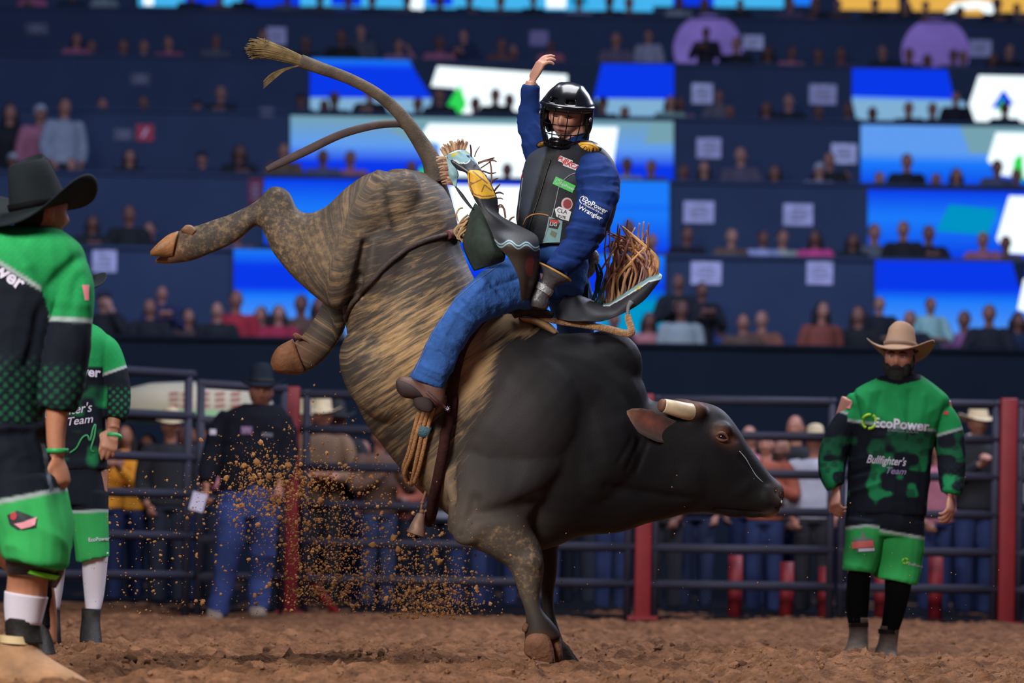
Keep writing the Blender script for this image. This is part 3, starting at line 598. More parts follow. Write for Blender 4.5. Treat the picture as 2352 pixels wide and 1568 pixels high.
def hatmesh(name, c, Rm, m, parent, cr=(.088, .105), h=.115, brim=.085, curl=.06, droop=.012, band=None, dent=.03, taper=.80):
    """cowboy hat. local x across, y to the front, z up; c sits at the sweatband."""
    bm = newbm(); n = 44; rings = []
    def P3(x, y, z): return c + Rm @ Vector((x, y, z))
    def ring(fr, z, extra=0, side=0.0):
        r = []
        for j in range(n):
            a = 2 * math.pi * j / n; ca, sa = math.cos(a), math.sin(a)
            rx, ry = cr[0] * fr + extra * 1.0, cr[1] * fr + extra * 1.12
            zz = z + side * abs(ca) ** 2.5 - droop * (extra / brim if brim else 0) * abs(sa) ** 2 * (1 if side else 0)
            r.append(P3(rx * ca, ry * sa, zz))
        return r
    prof = [(.98, 0, 0, 0)]
    outer = [ring(.97, .004)] + [ring(.97, -.004, brim * t, curl * t ** 1.7) for t in (.12, .4, .7, .92, 1.0)]
    under = [ring(.97, -.011, brim * t, curl * t ** 1.7) for t in (1.0, .92, .7, .4, .12)]
    crown = []
    for t in (0, .06, .3, .6, .85, .96, 1.0):
        fr = 1 - (1 - taper) * t - (.10 if t > .95 else 0) - (.05 if t > .99 else 0); r = []
        for j in range(n):
            a = 2 * math.pi * j / n; ca, sa = math.cos(a), math.sin(a); k = 1 - .22 * max(0, t - .35) * max(0, sa) * (abs(ca) ** .7) * 1.6
            r.append(P3(cr[0] * fr * ca * k, cr[1] * fr * sa * (1 - .04 * t), h * t * (1 + .10 * (sa > 0) * sa)))
        crown.append(r)
    # crease along the crown
    top = []
    for fr in (.62, .35, .12):
        r = []
        for j in range(n):
            a = 2 * math.pi * j / n; ca, sa = math.cos(a), math.sin(a)
            x = cr[0] * taper * fr * ca; y = cr[1] * taper * .94 * fr * sa
            r.append(P3(x, y, h * (1 + .08 * sa * fr) - dent * math.exp(-(x / .028) ** 2) - dent * .25 * (1 - fr)))
        top.append(r)
    skin_rings(bm, crown[:] + top)
    skin_rings(bm, outer + under, caps=False)
    ho = obj(name, bm, m, parent)
    if band is not None:
        bm = newbm(); skin_rings(bm, [[P3(cr[0] * f * math.cos(2 * math.pi * j / n), cr[1] * f * math.sin(2 * math.pi * j / n), z) for j in range(n)] for f, z in ((.98, .004), (1.025, .005), (1.018, .026), (.97, .027))], caps=False)
        obj('hat_band', bm, band, ho)
    return ho
def add_brows(parent, surf, c, Rm, s, m, lash=True, low=.004):
    t = bvh(surf)
    def on(x, z, lift):
        o_ = c + Rm @ (Vector((x, .25, z)) * s); d = Rm @ Vector((0, -1, 0)); h = t.ray_cast(o_, d); return (h[0] - d * lift) if h[0] else c + Rm @ (Vector((x, .085, z)) * s)
    for sx in (-1, 1):
        bm = newbm(); tube(bm, [on(sx * x, z, .0005) for x, z in ((.012, .024), (.024, .029), (.038, .029), (.050, .021))], [.0035 * s, .0045 * s, .004 * s, .002 * s], n=8, k=3); obj('eyebrow', bm, m, parent)
        if lash: bm = newbm(); tube(bm, [on(sx * x, z, .001) for x, z in ((.016, low), (.024, low - .003), (.036, low - .004), (.047, low - .001))], [.0012 * s, .0022 * s, .0022 * s, .0012 * s], n=6, k=3); obj('eyelash', bm, m, parent)
def soft(col, c, w):
    w = np.clip(w, 0, 1)[:, None]; return col * (1 - w) + np.asarray(c) * w
def inpoly(u, v, poly):
    r = np.zeros(len(u), bool); n = len(poly)
    for i in range(n):
        x0, y0 = poly[i]; x1, y1 = poly[(i + 1) % n]
        c = ((y0 > v) != (y1 > v)) & (u < (x1 - x0) * (v - y0) / (y1 - y0 + 1e-9) + x0); r ^= c
    return r
def print_on(text, tree, px, py, hpx, ang, m, parent, D=D0, lift=.0025, shear=0.0, name='lettering', bold=0.0, sx=1.0, tilt=0.0):
    """lettering laid on a cloth surface. hpx: letter height in photo pixels; ang degrees, clockwise."""
    cu = bpy.data.curves.new('t', 'FONT'); cu.body = text; cu.size = 1.0; cu.align_x = 'CENTER'; cu.align_y = 'CENTER'; cu.shear = shear; cu.offset = bold
    cu.resolution_u = 3; to = bpy.data.objects.new('t', cu); COL.objects.link(to); dg = bpy.context.evaluated_depsgraph_get(); dg.update()
    me = bpy.data.meshes.new_from_object(to.evaluated_get(dg)); bpy.data.objects.remove(to); bm = newbm(); bm.from_mesh(me); bpy.data.meshes.remove(me)
    bmesh.ops.triangulate(bm, faces=bm.faces[:]); bmesh.ops.subdivide_edges(bm, edges=[e for e in bm.edges if e.calc_length() > .25], cuts=2); bmesh.ops.triangulate(bm, faces=bm.faces[:])
    a = math.radians(ang); ca, sa = math.cos(a), math.sin(a); k = hpx / .72; dead = []
    for v in bm.verts:
        x, y = v.co.x * k * sx, -v.co.y * k
        p = onto(tree, px + x * ca - y * sa, py + x * sa + y * ca + tilt * x * x, lift, D)
        if p is None: dead.append(v)
        else: v.co = p
    if dead: bmesh.ops.delete(bm, geom=dead, context='VERTS')
    for f in bm.faces[:]:
        if max(e.calc_length() for e in f.edges) > .12: bm.faces.remove(f)
    if not bm.faces: bm.free(); return None
    return obj(name, bm, m, parent, smooth=False, fix=False)
def patch_on(poly, tree, m, parent, D=D0, lift=.002, name='patch', cuts=3):
    bm = newbm(); f = bm.faces.new([bm.verts.new((x, y, 0)) for x, y in poly]); bmesh.ops.triangulate(bm, faces=[f])
    for _ in range(cuts):
        bmesh.ops.subdivide_edges(bm, edges=[e for e in bm.edges if e.calc_length() > 5], cuts=1); bmesh.ops.triangulate(bm, faces=bm.faces[:])
    dead = []
    for v in bm.verts:
        p = onto(tree, v.co.x, v.co.y, lift, D)
        if p is None: dead.append(v)
        else: v.co = p
    if dead: bmesh.ops.delete(bm, geom=dead, context='VERTS')
    for f in bm.faces[:]:
        if max(e.calc_length() for e in f.edges) > .1: bm.faces.remove(f)
    if not bm.faces: bm.free(); return None
    return obj(name, bm, m, parent, fix=False)
def oval(x, y, rx, ry, ang=0, n=24):
    a = math.radians(ang); return [(x + rx * math.cos(t) * math.cos(a) - ry * math.sin(t) * math.sin(a), y + rx * math.cos(t) * math.sin(a) + ry * math.sin(t) * math.cos(a)) for t in np.arange(n) * 2 * math.pi / n]
def quad(x, y, w, h, ang): 
    a = math.radians(ang); c, s = math.cos(a), math.sin(a); return [(x + i * w / 2 * c - j * h / 2 * s, y + i * w / 2 * s + j * h / 2 * c) for i, j in ((-1, -1), (1, -1), (1, 1), (-1, 1))]
def line_on(pts, tree, r, m, parent, D=D0, name='seam', lift=.001, n=6):
    q = [onto(tree, x, y, lift, D) for x, y in (dens(pts, 4) if len(pts) > 2 else pts)]; q = [p for p in q if p]
    if len(q) < 2: return None
    bm = newbm(); tube(bm, q, r, n=n, k=1); return obj(name, bm, m, parent)
skin_m = mat('skin', rough=.5, attr='col', var=(60, .06), bump=(220, .12, .002), spec=.4)
white_print = mat('white_print', L(215, 212, 225), .6)
leather_blk = mat('black_leather', L(36, 38, 44), .36, bump=(140, .25, .003), spec=.5, var=(8, .2))
# ------------------------------------------------------------------ the rider
rider = empty('person', P(1290, 700, D0), 'rider in black cage helmet, black vest and navy shirt on the bull, one hand raised', 'person')
HC = P(1302, 264, D0 - .06); HR = rot_face(-.24, .30, .16); HS = .96
bm = newbm(); add_head(bm, HC, HR, HS)
pieces(bm, [('T', [(1316, 290, D0 - .03, .058), (1318, 335, D0 - .02, .062), (1312, 370, D0 - .02, .08)]),
            ('L', [(1250, 352, 1366, 345, .085, D0), (1226, 395, 1392, 390, .10, D0), (1216, 450, 1392, 450, .105, D0), (1222, 510, 1382, 515, .105, D0), (1246, 570, 1350, 575, .10, D0), (1240, 640, 1340, 650, .10, D0)]),
            ('T', [(1352, 392, D0 - .06, .06), (1366, 440, D0 - .16, .055), (1344, 530, D0 - .24, .040), (1304, 590, D0 - .27, .034), (1282, 612, D0 - .30, .034), (1264, 640, D0 - .305, .028)]),
            ('T', [(1248, 372, D0 + .06, .05), (1222, 310, D0 + .10, .042), (1213, 255, D0 + .11, .038), (1216, 215, D0 + .08, .032), (1222, 188, D0 + .07, .027)]),
            ('T', [(1290, 655, D0 + .02, .05), (1190, 655, D0 - .24, .05), (1095, 690, D0 - .44, .058), (1040, 770, D0 - .47, .05), (985, 875, D0 - .46, .04)]),
            ('T', [(1300, 640, D0 + .08, .085), (1320, 700, D0 + .28, .07), (1310, 790, D0 + .40, .05)])])
add_hand(bm, P(1222, 187, D0 + .07), (.42, -.05, .90), (-.82, -.42, .38), thumb=-1, curl=(.30, .36, .42, .5), s=.98, tc=.05, spread=.10)
rbody = fuse('body', bm, skin_m, rider, voxel=.0042, smooth=2)
paint_skin(rbody, HC, HR, HS, (188, 138, 118), brow=(40, 26, 24), lips=(166, 92, 92), closed=True)
add_brows(rider, rbody, HC, HR, HS, mat('dark_brow_hair', L(34, 24, 22), .8), low=.003)
denim_shirt = mat('navy_shirt', L(26, 50, 108), .85, var=(14, .18), bump=(190, .3, .003), spec=.12)
shirt = cloth('shirt', [('L', [(1262, 338, 1350, 332, .075, D0), (1240, 362, 1376, 350, .10, D0), (1222, 395, 1394, 385, .115, D0), (1214, 450, 1398, 450, .118, D0), (1216, 505, 1388, 510, .115, D0), (1240, 560, 1356, 575, .112, D0)]),
    ('T', [(1345, 388, D0 - .06, .078), (1368, 405, D0 - .12, .090), (1374, 440, D0 - .17, .089), (1362, 490, D0 - .23, .080), (1340, 540, D0 - .255, .073), (1312, 582, D0 - .28, .064), (1293, 606, D0 - .30, .058), (1280, 624, D0 - .31, .056)]),
    ('T', [(1262, 385, D0 + .06, .075), (1236, 345, D0 + .08, .062), (1222, 305, D0 + .10, .053), (1215, 262, D0 + .11, .048), (1216, 226, D0 + .09, .041), (1220, 197, D0 + .075, .036)])],
    denim_shirt, rider, voxel=.0065, smooth=3, wr=(9, 8, 17, .0075), seed=3,
    folds=((1400, 560, 1290, 545, 5, -.010), (1395, 540, 1300, 525, 5, .008), (1388, 520, 1300, 505, 4, -.007), (1350, 600, 1285, 585, 4, -.008), (1400, 470, 1340, 455, 6, -.006), (1215, 300, 1240, 330, 4, -.008), (1225, 285, 1250, 320, 4, .006), (1205, 320, 1230, 350, 4, -.006), (1330, 420, 1345, 480, 6, -.006), (1372, 560, 1352, 610, 4, .005)))
ST = bvh(shirt)
bm = newbm()                                                     # collar
loft(bm, [(1278, 352, 1350, 334, .075, D0 - .03), (1286, 334, 1354, 312, .07, D0 - .02), (1290, 326, 1352, 304, .066, D0 - .015)], k=4, n=24, caps=False); obj('collar', bm, denim_shirt, shirt)
EP = mat('shirt_print', L(225, 225, 235), .6)
print_on('EcoPower', ST, 1366, 472, 11, 28, EP, shirt, bold=.015)
print_on('ENERGIA SOLAR', ST, 1364, 481, 4.4, 28, EP, shirt, bold=.01)
print_on('Wrangler', ST, 1356, 489, 11, 28, EP, shirt, bold=.015)
for a0 in range(4):
    pts = [(1341 + 9 * math.cos(a0 * 1.571 + t + .5), 460 + 9 * math.sin(a0 * 1.571 + t + .5)) for t in np.linspace(0, 1.25, 5)]
    line_on(pts, ST, .0022, EP, shirt, name='logo_arc')
# vest
vest_m = mat('vest_leather', L(40, 44, 52), .55, attr='col', bump=(120, .3, .003), spec=.2, var=(7, .12))
VEST = [(1252, 344, 1352, 338, .085, D0 - .02), (1232, 352, 1372, 342, .115, D0 - .01), (1216, 366, 1392, 358, .135, D0), (1207, 392, 1408, 384, .145, D0 + .01), (1201, 425, 1416, 418, .15, D0 + .01), (1196, 462, 1412, 462, .15, D0 + .01),
        (1192, 505, 1400, 510, .148, D0), (1204, 538, 1382, 545, .142, D0), (1226, 562, 1356, 572, .136, D0)]
bm = newbm(); loft(bm, VEST, k=14, n=110, e=2.5, caps=False)
vest = obj('vest', bm, vest_m, rider)
co = verts(vest); u, v = pix(co)
# arm opening on the near side, raised-arm opening
bm = bmesh.new(); bm.from_mesh(vest.data); kill = []
for f in bm.faces:
    c = f.calc_center_median(); fu, fv = pix(np.array([c])); fu, fv = fu[0], fv[0]
    if c.y < D0 - .02 and inpoly(np.array([fu]), np.array([fv]), [(1342, 372), (1366, 356), (1388, 372), (1404, 410), (1400, 452), (1368, 470), (1338, 448), (1332, 410)])[0]: kill.append(f)
bmesh.ops.delete(bm, geom=kill, context='FACES'); bm.to_mesh(vest.data); bm.free()
sd = vest.modifiers.new('thickness', 'SOLIDIFY'); sd.thickness = .012; sd.offset = 1
co = verts(vest); u, v = pix(co); near = co[:, 1] < D0 + .02
col = np.tile(s2l((30, 33, 41)), (len(u), 1))
zip_x = 1262 - (v - 370) * .27
col = soft(col, s2l((14, 16, 21)), near * sstep(13, 9, np.abs(u - zip_x))); col = soft(col, s2l((60, 66, 78)), near * sstep(-9, -14, u - zip_x))  # grey sheen of the left panel is painted into its colour
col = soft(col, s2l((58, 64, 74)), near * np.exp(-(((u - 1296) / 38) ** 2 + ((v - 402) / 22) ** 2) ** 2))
paint(vest, col); VT = bvh(vest)
piping = mat('vest_piping', L(140, 142, 150), .6); zipm = mat('zip_tape', L(16, 18, 24), .5)
line_on([(1266, 368), (1256, 400), (1240, 455), (1224, 505), (1216, 535)], VT, .004, zipm, vest, name='zip', lift=.014)
line_on([(1330, 397), (1312, 402), (1296, 414), (1284, 432), (1278, 460), (1268, 500), (1258, 530), (1250, 556)], VT, .0022, piping, vest, lift=.014)
line_on([(1207, 410), (1203, 445), (1198, 490)], VT, .002, piping, vest, lift=.014)
line_on([(1208, 515), (1214, 502), (1228, 494), (1246, 493), (1262, 497)], VT, .003, mat('tan_cord', L(176, 122, 76), .7), vest, name='cord', lift=.016)
red = mat('red_patch', L(190, 44, 40), .6); wht = mat('patch_white', L(205, 205, 210), .6); grn = mat('green_patch', L(70, 190, 90), .6); yel = mat('yellow_patch', L(226, 168, 48), .55, var=(30, .15)); tealp = mat('teal_patch', L(120, 160, 165), .6, var=(20, .15)); ink = mat('dark_ink', L(30, 24, 24), .6); maroon = mat('maroon_patch', L(130, 30, 44), .6)
up = .0145
patch_on(quad(1299, 370, 31, 13, 22), VT, wht, vest, lift=up); patch_on(quad(1311, 381, 33, 14, 22), VT, wht, vest, lift=up)
print_on('PURA', VT, 1299, 370, 9, 22, red, vest, lift=up + .001, bold=.03, sx=1.15); print_on('RACA', VT, 1311, 381, 9.5, 22, red, vest, lift=up + .001, bold=.03, sx=1.15)
gp = patch_on(quad(1296, 425, 49, 18, 25), VT, grn, vest, lift=up); print_on('EcoPower', VT, 1303, 429, 6, 25, white_print, vest, lift=up + .001, bold=.01)
for a0 in range(4): line_on([(1282 + 4.6 * math.cos(a0 * 1.571 + t), 419 + 4.6 * math.sin(a0 * 1.571 + t)) for t in np.linspace(0, 1.2, 4)], VT, .0014, white_print, vest, name='logo_arc', lift=up + .001)
patch_on(oval(1302, 470, 13, 15), VT, mat('pink_rim', L(196, 160, 160), .6), vest, lift=up); patch_on(oval(1303, 470, 9.5, 11), VT, maroon, vest, lift=up + .001)
patch_on([(1275, 482), (1284, 476), (1300, 482), (1312, 488), (1306, 508), (1290, 504), (1278, 498)], VT, wht, vest, lift=up + .0015)
print_on('CLA', VT, 1291, 487, 9, 12, ink, vest, lift=up + .003, bold=.01); print_on('TUTE', VT, 1290, 499, 5.5, 12, ink, vest, lift=up + .003, bold=.03)
patch_on([(1262, 498), (1292, 508), (1286, 556), (1250, 556)], VT, tealp, vest, lift=up); patch_on([(1263, 503), (1280, 503), (1286, 513), (1281, 526), (1260, 522)], VT, ink, vest, lift=up + .001)
patch_on([(1264, 504), (1283, 507), (1284, 513), (1264, 511)], VT, red, vest, lift=up + .002); print_on('LIG', VT, 1272, 515, 8, 8, wht, vest, lift=up + .003, bold=.02)
patch_on([(1268, 528), (1280, 535), (1276, 546), (1264, 538)], VT, mat('olive_mark', L(110, 112, 96), .7), vest, lift=up + .001)
patch_on([(1204, 392), (1208, 386), (1207, 412), (1203, 412)], VT, red, vest, lift=up)
# shoulder plates with yellow seals
for (cx, cy, w, h, a, D, c1) in ((1350, 340, 52, 25, 10, D0 - .10, 1), (1249, 331, 28, 10, -8, D0 - .03, 0)):
    bm = newbm(); rows = []
    ell(bm, P(cx, cy + 2, D + .05), (w * .66 / 520, .10, h * .75 / 520), Matrix.Rotation(math.radians(a), 3, 'Y'), 24, 14); sp = obj('shoulder_pad', bm, leather_blk, vest); T2 = bvh(sp)
    patch_on(oval(cx, cy, w / 2, h / 2, a), T2, yel, vest, lift=.002)
    if c1:
        for rx, ry in ((19, 8),): line_on(oval(cx, cy, rx, ry, a) + oval(cx, cy, rx, ry, a)[:1], T2, .0008, ink, vest, lift=.003)
        line_on([(1340, 341), (1345, 336), (1349, 342), (1343, 346), (1352, 349)], T2, .0013, ink, vest, lift=.003); line_on([(1352, 338), (1357, 352), (1362, 338), (1362, 348)], T2, .0013, ink, vest, lift=.003)
# jeans
jean_m = mat('blue_denim', L(54, 92, 158), .9, var=(6, .34), bump=(45, .55, .012), spec=.1)
jeans = cloth('jeans', [('L', [(1236, 560, 1352, 575, .118, D0), (1232, 600, 1348, 620, .125, D0), (1222, 640, 1342, 668, .13, D0 - .01), (1232, 680, 1330, 700, .10, D0)]),
    ('L', [(1215, 578, 1262, 700, .105, D0 - .12), (1176, 590, 1225, 706, .105, D0 - .24), (1130, 612, 1172, 714, .10, D0 - .36), (1088, 642, 1116, 736, .092, D0 - .455), (1045, 690, 1084, 766, .082, D0 - .50), (1010, 740, 1060, 802, .076, D0 - .51), (978, 795, 1042, 842, .072, D0 - .50), (952, 846, 1026, 878, .070, D0 - .485), (941, 866, 1012, 894, .072, D0 - .475)]),
    ('T', [(1290, 640, D0 + .05, .11), (1312, 690, D0 + .22, .10), (1322, 745, D0 + .36, .085), (1300, 810, D0 + .46, .07)])],
    jean_m, rider, voxel=.0068, smooth=3, wr=(9, 7, 12, .006), seed=11,
    folds=((1096, 728, 1062, 690, 4, -.007), (1085, 742, 1045, 716, 4, .006), (1118, 716, 1090, 668, 5, .005), (1034, 826, 1006, 806, 4, -.007), (1018, 858, 975, 842, 4, .006), (1008, 878, 962, 856, 3, -.007), (1160, 690, 1120, 640, 6, -.005), (1062, 790, 1030, 770, 4, -.007), (1120, 640, 1050, 720, 6, .005), (1046, 730, 1004, 800, 5, .005), (1000, 790, 972, 850, 5, -.004), (1190, 640, 1130, 660, 4, -.006)))
JT = bvh(jeans)
seam = mat('jean_seam', L(96, 118, 160), .8)
line_on([(1160, 600), (1108, 636), (1068, 668), (1036, 700), (1012, 738), (990, 775), (966, 825), (950, 862)], JT, .0018, seam, jeans)
belt = mat('belt_leather', L(70, 48, 42), .5)
bm = newbm(); loft(bm, [(1240, 556, 1354, 570, .124, D0), (1239, 566, 1352, 582, .126, D0)], k=3, n=32, caps=False); bl = obj('belt', bm, belt, rider); bl.modifiers.new('t', 'SOLIDIFY').thickness = .006
# boot with sole, heel and spur
boot_m = mat('brown_boot_leather', L(104, 72, 62), .6, var=(16, .25), bump=(70, .3, .004)); sole_m = mat('boot_sole', L(52, 36, 38), .8)
bm = newbm()
loft(bm, [(955, 852, 1020, 878, .055, D0 - .475), (962, 868, 1022, 905, .052, D0 - .48), (958, 872, 1016, 930, .048, D0 - .49), (944, 866, 990, 930, .045, D0 - .50), (928, 864, 968, 918, .046, D0 - .505), (916, 866, 942, 906, .04, D0 - .505), (909, 876, 918, 894, .022, D0 - .505)], k=5, n=20)
boot = obj('boot', bm, boot_m, rider)
bm = newbm(); loft(bm, [(909, 880, 912, 898, .03, D0 - .52), (911, 873, 926, 912, .048, D0 - .525), (924, 874, 950, 916, .053, D0 - .525), (940, 880, 968, 916, .05, D0 - .52), (955, 890, 978, 918, .042, D0 - .515)], k=4, n=20); obj('sole', bm, sole_m, boot)
bm = newbm(); loft(bm, [(951, 906, 990, 916, .035, D0 - .515), (948, 918, 996, 926, .042, D0 - .515), (952, 932, 996, 940, .042, D0 - .515), (962, 942, 990, 948, .036, D0 - .515)], k=3, n=20, e=3); obj('heel', bm, sole_m, boot)
spur_m = mat('spur_metal', L(150, 140, 160), .35, metal=.8)
bm = newbm(); ptube(bm, [(980, 900, D0 - .545, .007), (1000, 918, D0 - .54, .008), (1016, 930, D0 - .50, .007), (1024, 936, D0 - .49, .005)], n=8); sp = obj('spur', bm, mat('spur_strap', L(94, 62, 66), .6), boot)
bm = newbm()
for k in range(8): a = k * math.pi / 4; ptube(bm, [(1028, 938, D0 - .49, .004), (1028 + 7 * math.cos(a), 938 + 7 * math.sin(a), D0 - .49, .0015)], n=5, k=1)
obj('rowel', bm, spur_m, boot)
# riding glove, taped wrist, cuff
glove_m = mat('glove_leather', L(74, 72, 76), .4, var=(25, .3), bump=(60, .6, .006), spec=.6)
bm = newbm(); wq = P(1252, 662, D0 - 0.305)
pieces(bm, [('L', [(1237, 604, 1311, 644, .076, D0 - 0.315), (1246, 622, 1300, 650, .062, D0 - 0.315), (1246, 634, 1286, 654, .048, D0 - 0.310), (1240, 645, 1274, 662, .040, D0 - 0.305), (1230, 658, 1266, 676, .036, D0 - 0.305), (1220, 674, 1258, 690, .040, D0 - 0.300), (1215, 690, 1257, 700, .042, D0 - 0.300), (1219, 704, 1250, 711, .034, D0 - 0.295)])])
add_hand(bm, P(1251, 660, D0 - 0.305), (-.33, .06, -.94), (-.35, -.92, .06), thumb=1, curl=(1.25, 1.3, 1.3, 1.3), s=.92, tc=.5, spread=.02)
glove = fuse('glove', bm, glove_m, rider, voxel=.0036, smooth=2)
GT = bvh(glove)
tape_m = mat('silver_tape', L(150, 150, 156), .35, var=(60, .4), bump=(90, .8, .006), metal=.3)
bm = newbm(); loft(bm, [(1234, 646, 1272, 668, .045, D0 - 0.305), (1231, 653, 1269, 676, .0445, D0 - 0.305), (1228, 660, 1264, 682, .043, D0 - 0.305)], k=4, n=24, caps=False); tp = obj('wrist_tape', bm, tape_m, glove); tp.modifiers.new('t', 'SOLIDIFY').thickness = .004
bm = newbm(); loft(bm, [(1235, 601, 1313, 643, .079, D0 - 0.315), (1236, 605, 1311, 647, .078, D0 - 0.315)], k=3, n=24, caps=False); obj('cuff_edge', bm, mat('cuff_binding', L(200, 150, 70), .6), glove)
# helmet
hel_m = mat('helmet_shell', L(14, 15, 18), .24, spec=.5, coat=.25); hel_d = mat('helmet_dark', L(8, 9, 11), .4); wire_m = mat('cage_wire', L(26, 26, 32), .25, metal=.6)
def H(x, y, z): return HC + HR @ (Vector((x, y, z)) * HS)
bm = newbm(); bmesh.ops.create_uvsphere(bm, u_segments=64, v_segments=48, radius=1); kill = []
for vv in bm.verts:
    d = vv.co.copy(); x, y, z = d.x * .110, d.y * .132, d.z * .128 + .012
    band = math.exp(-((z - .052) / .016) ** 2); x *= 1 + .06 * band; y *= 1 + .05 * band
    ridge = math.exp(-((abs(d.x) - .42) / .09) ** 2) * max(0, d.z - .3); x *= 1 + .05 * ridge; z += .008 * ridge
    vv.co = Vector((x, y, z))
for f in bm.faces:
    c = f.calc_center_median()
    if c.z < .030 and c.y > .018 or c.z < -.085 or (c.z < -.03 and c.y > -.02 - .4 * (c.z + .03)): kill.append(f)
    elif .062 < c.z < .082 and c.y > .03 and (.02 < abs(c.x) < .055): kill.append(f)
bmesh.ops.delete(bm, geom=kill, context='FACES')
for vv in bm.verts: vv.co = H(*vv.co)
helmet = obj('helmet', bm, hel_m, rider); sd = helmet.modifiers.new('t', 'SOLIDIFY'); sd.thickness = .010; sd.offset = -1
bm = newbm()                                                      # inner liner
ell(bm, H(0, -.004, .022), (.098 * HS, .116 * HS, .112 * HS), HR, 32, 24)
for f in [f for f in bm.faces if (HR.transposed() @ (f.calc_center_median() - HC)).z < .034]: bm.faces.remove(f)
obj('liner', bm, hel_d, helmet)
bm = newbm()                                                      # brow band and ear guards
tube(bm, [H(.116 * math.sin(a), .139 * math.cos(a), .050 + .004 * math.cos(a)) for a in np.linspace(-1.7, 1.7, 15)], .013 * HS, n=12, k=2, flat=.55, side=None); bb = obj('brow_band', bm, hel_m, helmet)
for sx in (-1, 1):
    bm = newbm(); ell(bm, H(sx * .106, -.004, -.022), (.014, .036, .056), HR @ Matrix.Rotation(sx * .1, 3, 'Z'), 20, 14); obj('ear_guard', bm, hel_m, helmet)
    bm = newbm(); ell(bm, H(sx * .119, .03, -.002), (.006, .010, .010), HR, 10, 8); obj('cage_clip', bm, spur_m, helmet)
    bm = newbm(); tube(bm, [H(sx * .104, .0, -.05), H(sx * .085, .035, -.10), H(sx * .04, .075, -.135)], .006, n=8); obj('chin_strap', bm, hel_d, helmet)
bm = newbm()
def cg(a, z): 
    w = 1 - .30 * max(0, (-z - .02) / .13) ** 1.6
    return H(.116 * math.sin(a) * w, (.150 + .012 * math.sin(max(0, -z) * 14)) * math.cos(a) * (1 - .10 * max(0, (-z - .05) / .1)) , z)
for z in (-.022, -.066, -.098, -.124): tube(bm, [cg(a, z - .006 * math.cos(a)) for a in np.linspace(-1.45, 1.45, 19)], .0026, n=7, k=1)
for a in (-.9, -.36, .20, .78): tube(bm, [cg(a, z) for z in np.linspace(.046, -.13, 12)], .0026, n=7, k=1)
for a in (-.6, -.2, .2, .6): tube(bm, [cg(a, z) for z in np.linspace(-.066, -.135, 6)], .0026, n=7, k=1)
for a in (-1.45, 1.45): tube(bm, [cg(a, z) for z in np.linspace(.05, -.124, 12)], .005, n=8, k=1)
tube(bm, [cg(a, -.137 + .010 * math.cos(a)) for a in np.linspace(-1.4, 1.4, 15)], .0045, n=8, k=1)
cage = obj('face_cage', bm, wire_m, helmet)
bm = newbm(); tube(bm, [H(.045 * math.sin(a) * 1.2, .105 * math.cos(a) + .01, -.112) for a in np.linspace(-1.0, 1.0, 9)], [.010, .014, .018, .02, .021, .02, .018, .014, .010], n=12, k=2); obj('chin_cup', bm, hel_m, helmet)
HT = bvh(helmet)
hv = mat('helmet_print', L(190, 190, 195), .4)
patch_on([(1259, 228), (1292, 222), (1290, 231), (1262, 234)], bvh(bb), hv, helmet, lift=.004); print_on('CCM', bvh(bb), 1276, 228, 7, -6, hel_d, helmet, lift=.006, bold=.03, sx=1.4)
line_on([(1350, 226), (1358, 224), (1362, 236), (1352, 240), (1350, 226)], HT, .0012, hv, helmet, lift=.004)

# chaps: two flying leather flaps, each with applique, fringe and suede inside
def sheet(rows, k=4, m=11, bulge=.0):
    """rows (lx, ly, rx, ry, depth left, depth right, bulge)"""
    a = dens(rows, k); g = []
    for lx, ly, rx, ry, dl, dr, bu in a:
        g.append([P(lx + (rx - lx) * t, ly + (ry - ly) * t, dl + (dr - dl) * t - bu * math.sin(math.pi * t)) for t in np.linspace(0, 1, m)])
    return g
def sheet_obj(name, rows, m, parent, k=4, n=11, thick=.005):
    g = sheet(rows, k, n); bm = newbm(); vs = [[bm.verts.new(p) for p in r] for r in g]
    for i in range(len(vs) - 1):
        for j in range(n - 1): bm.faces.new((vs[i][j], vs[i][j + 1], vs[i + 1][j + 1], vs[i + 1][j]))
    o = obj(name, bm, m, parent); s = o.modifiers.new('t', 'SOLIDIFY'); s.thickness = thick; s.offset = 0; return o
chap_m = mat('chap_leather', rough=.52, attr='col', bump=(110, .25, .003), spec=.28, var=(12, .12))
suede = mat('dark_green_suede', L(40, 52, 46), .95, var=(30, .3), bump=(150, .4, .003)); suede_b = mat('black_suede', L(20, 20, 22), .95, var=(30, .25), bump=(150, .4, .003))
fr_m = mat('leather_fringe', L(128, 92, 78), .7, attr='col', var=(30, .2), spec=.2)
chaps = rider
dz = D0 - .45
flap = sheet_obj('leg_flap', [(1197, 690, 1226, 686, dz + .06, dz + .20, .03), (1191, 640, 1239, 632, dz + .0, dz + .17, .05), (1170, 594, 1239, 595, dz - .03, dz + .12, .06), (1142, 562, 1238, 569, dz - .04, dz + .06, .07), (1126, 526, 1231, 541, dz - .02, dz + .08, .03), (1108, 488, 1186, 516, dz, dz + .10, .05),
    (1093, 462, 1146, 492, dz + .02, dz + .10, .05), (1078, 430, 1141, 455, dz + .03, dz + .10, .045), (1072, 398, 1122, 414, dz + .04, dz + .11, .05), (1050, 388, 1100, 384, dz + .05, dz + .12, .05), (1033, 368, 1082, 357, dz + .06, dz + .12, .045), (1024, 356, 1066, 344, dz + .07, dz + .12, .04)], chap_m, chaps, k=20, n=81)
co = verts(flap); u, v = pix(co); col = np.tile(s2l((40, 42, 48)), (len(u), 1))
scx = 558 + (u - 1141) * .10 + 5 * np.sin((u - 1141) / 97 * 6.28 * 2.5)
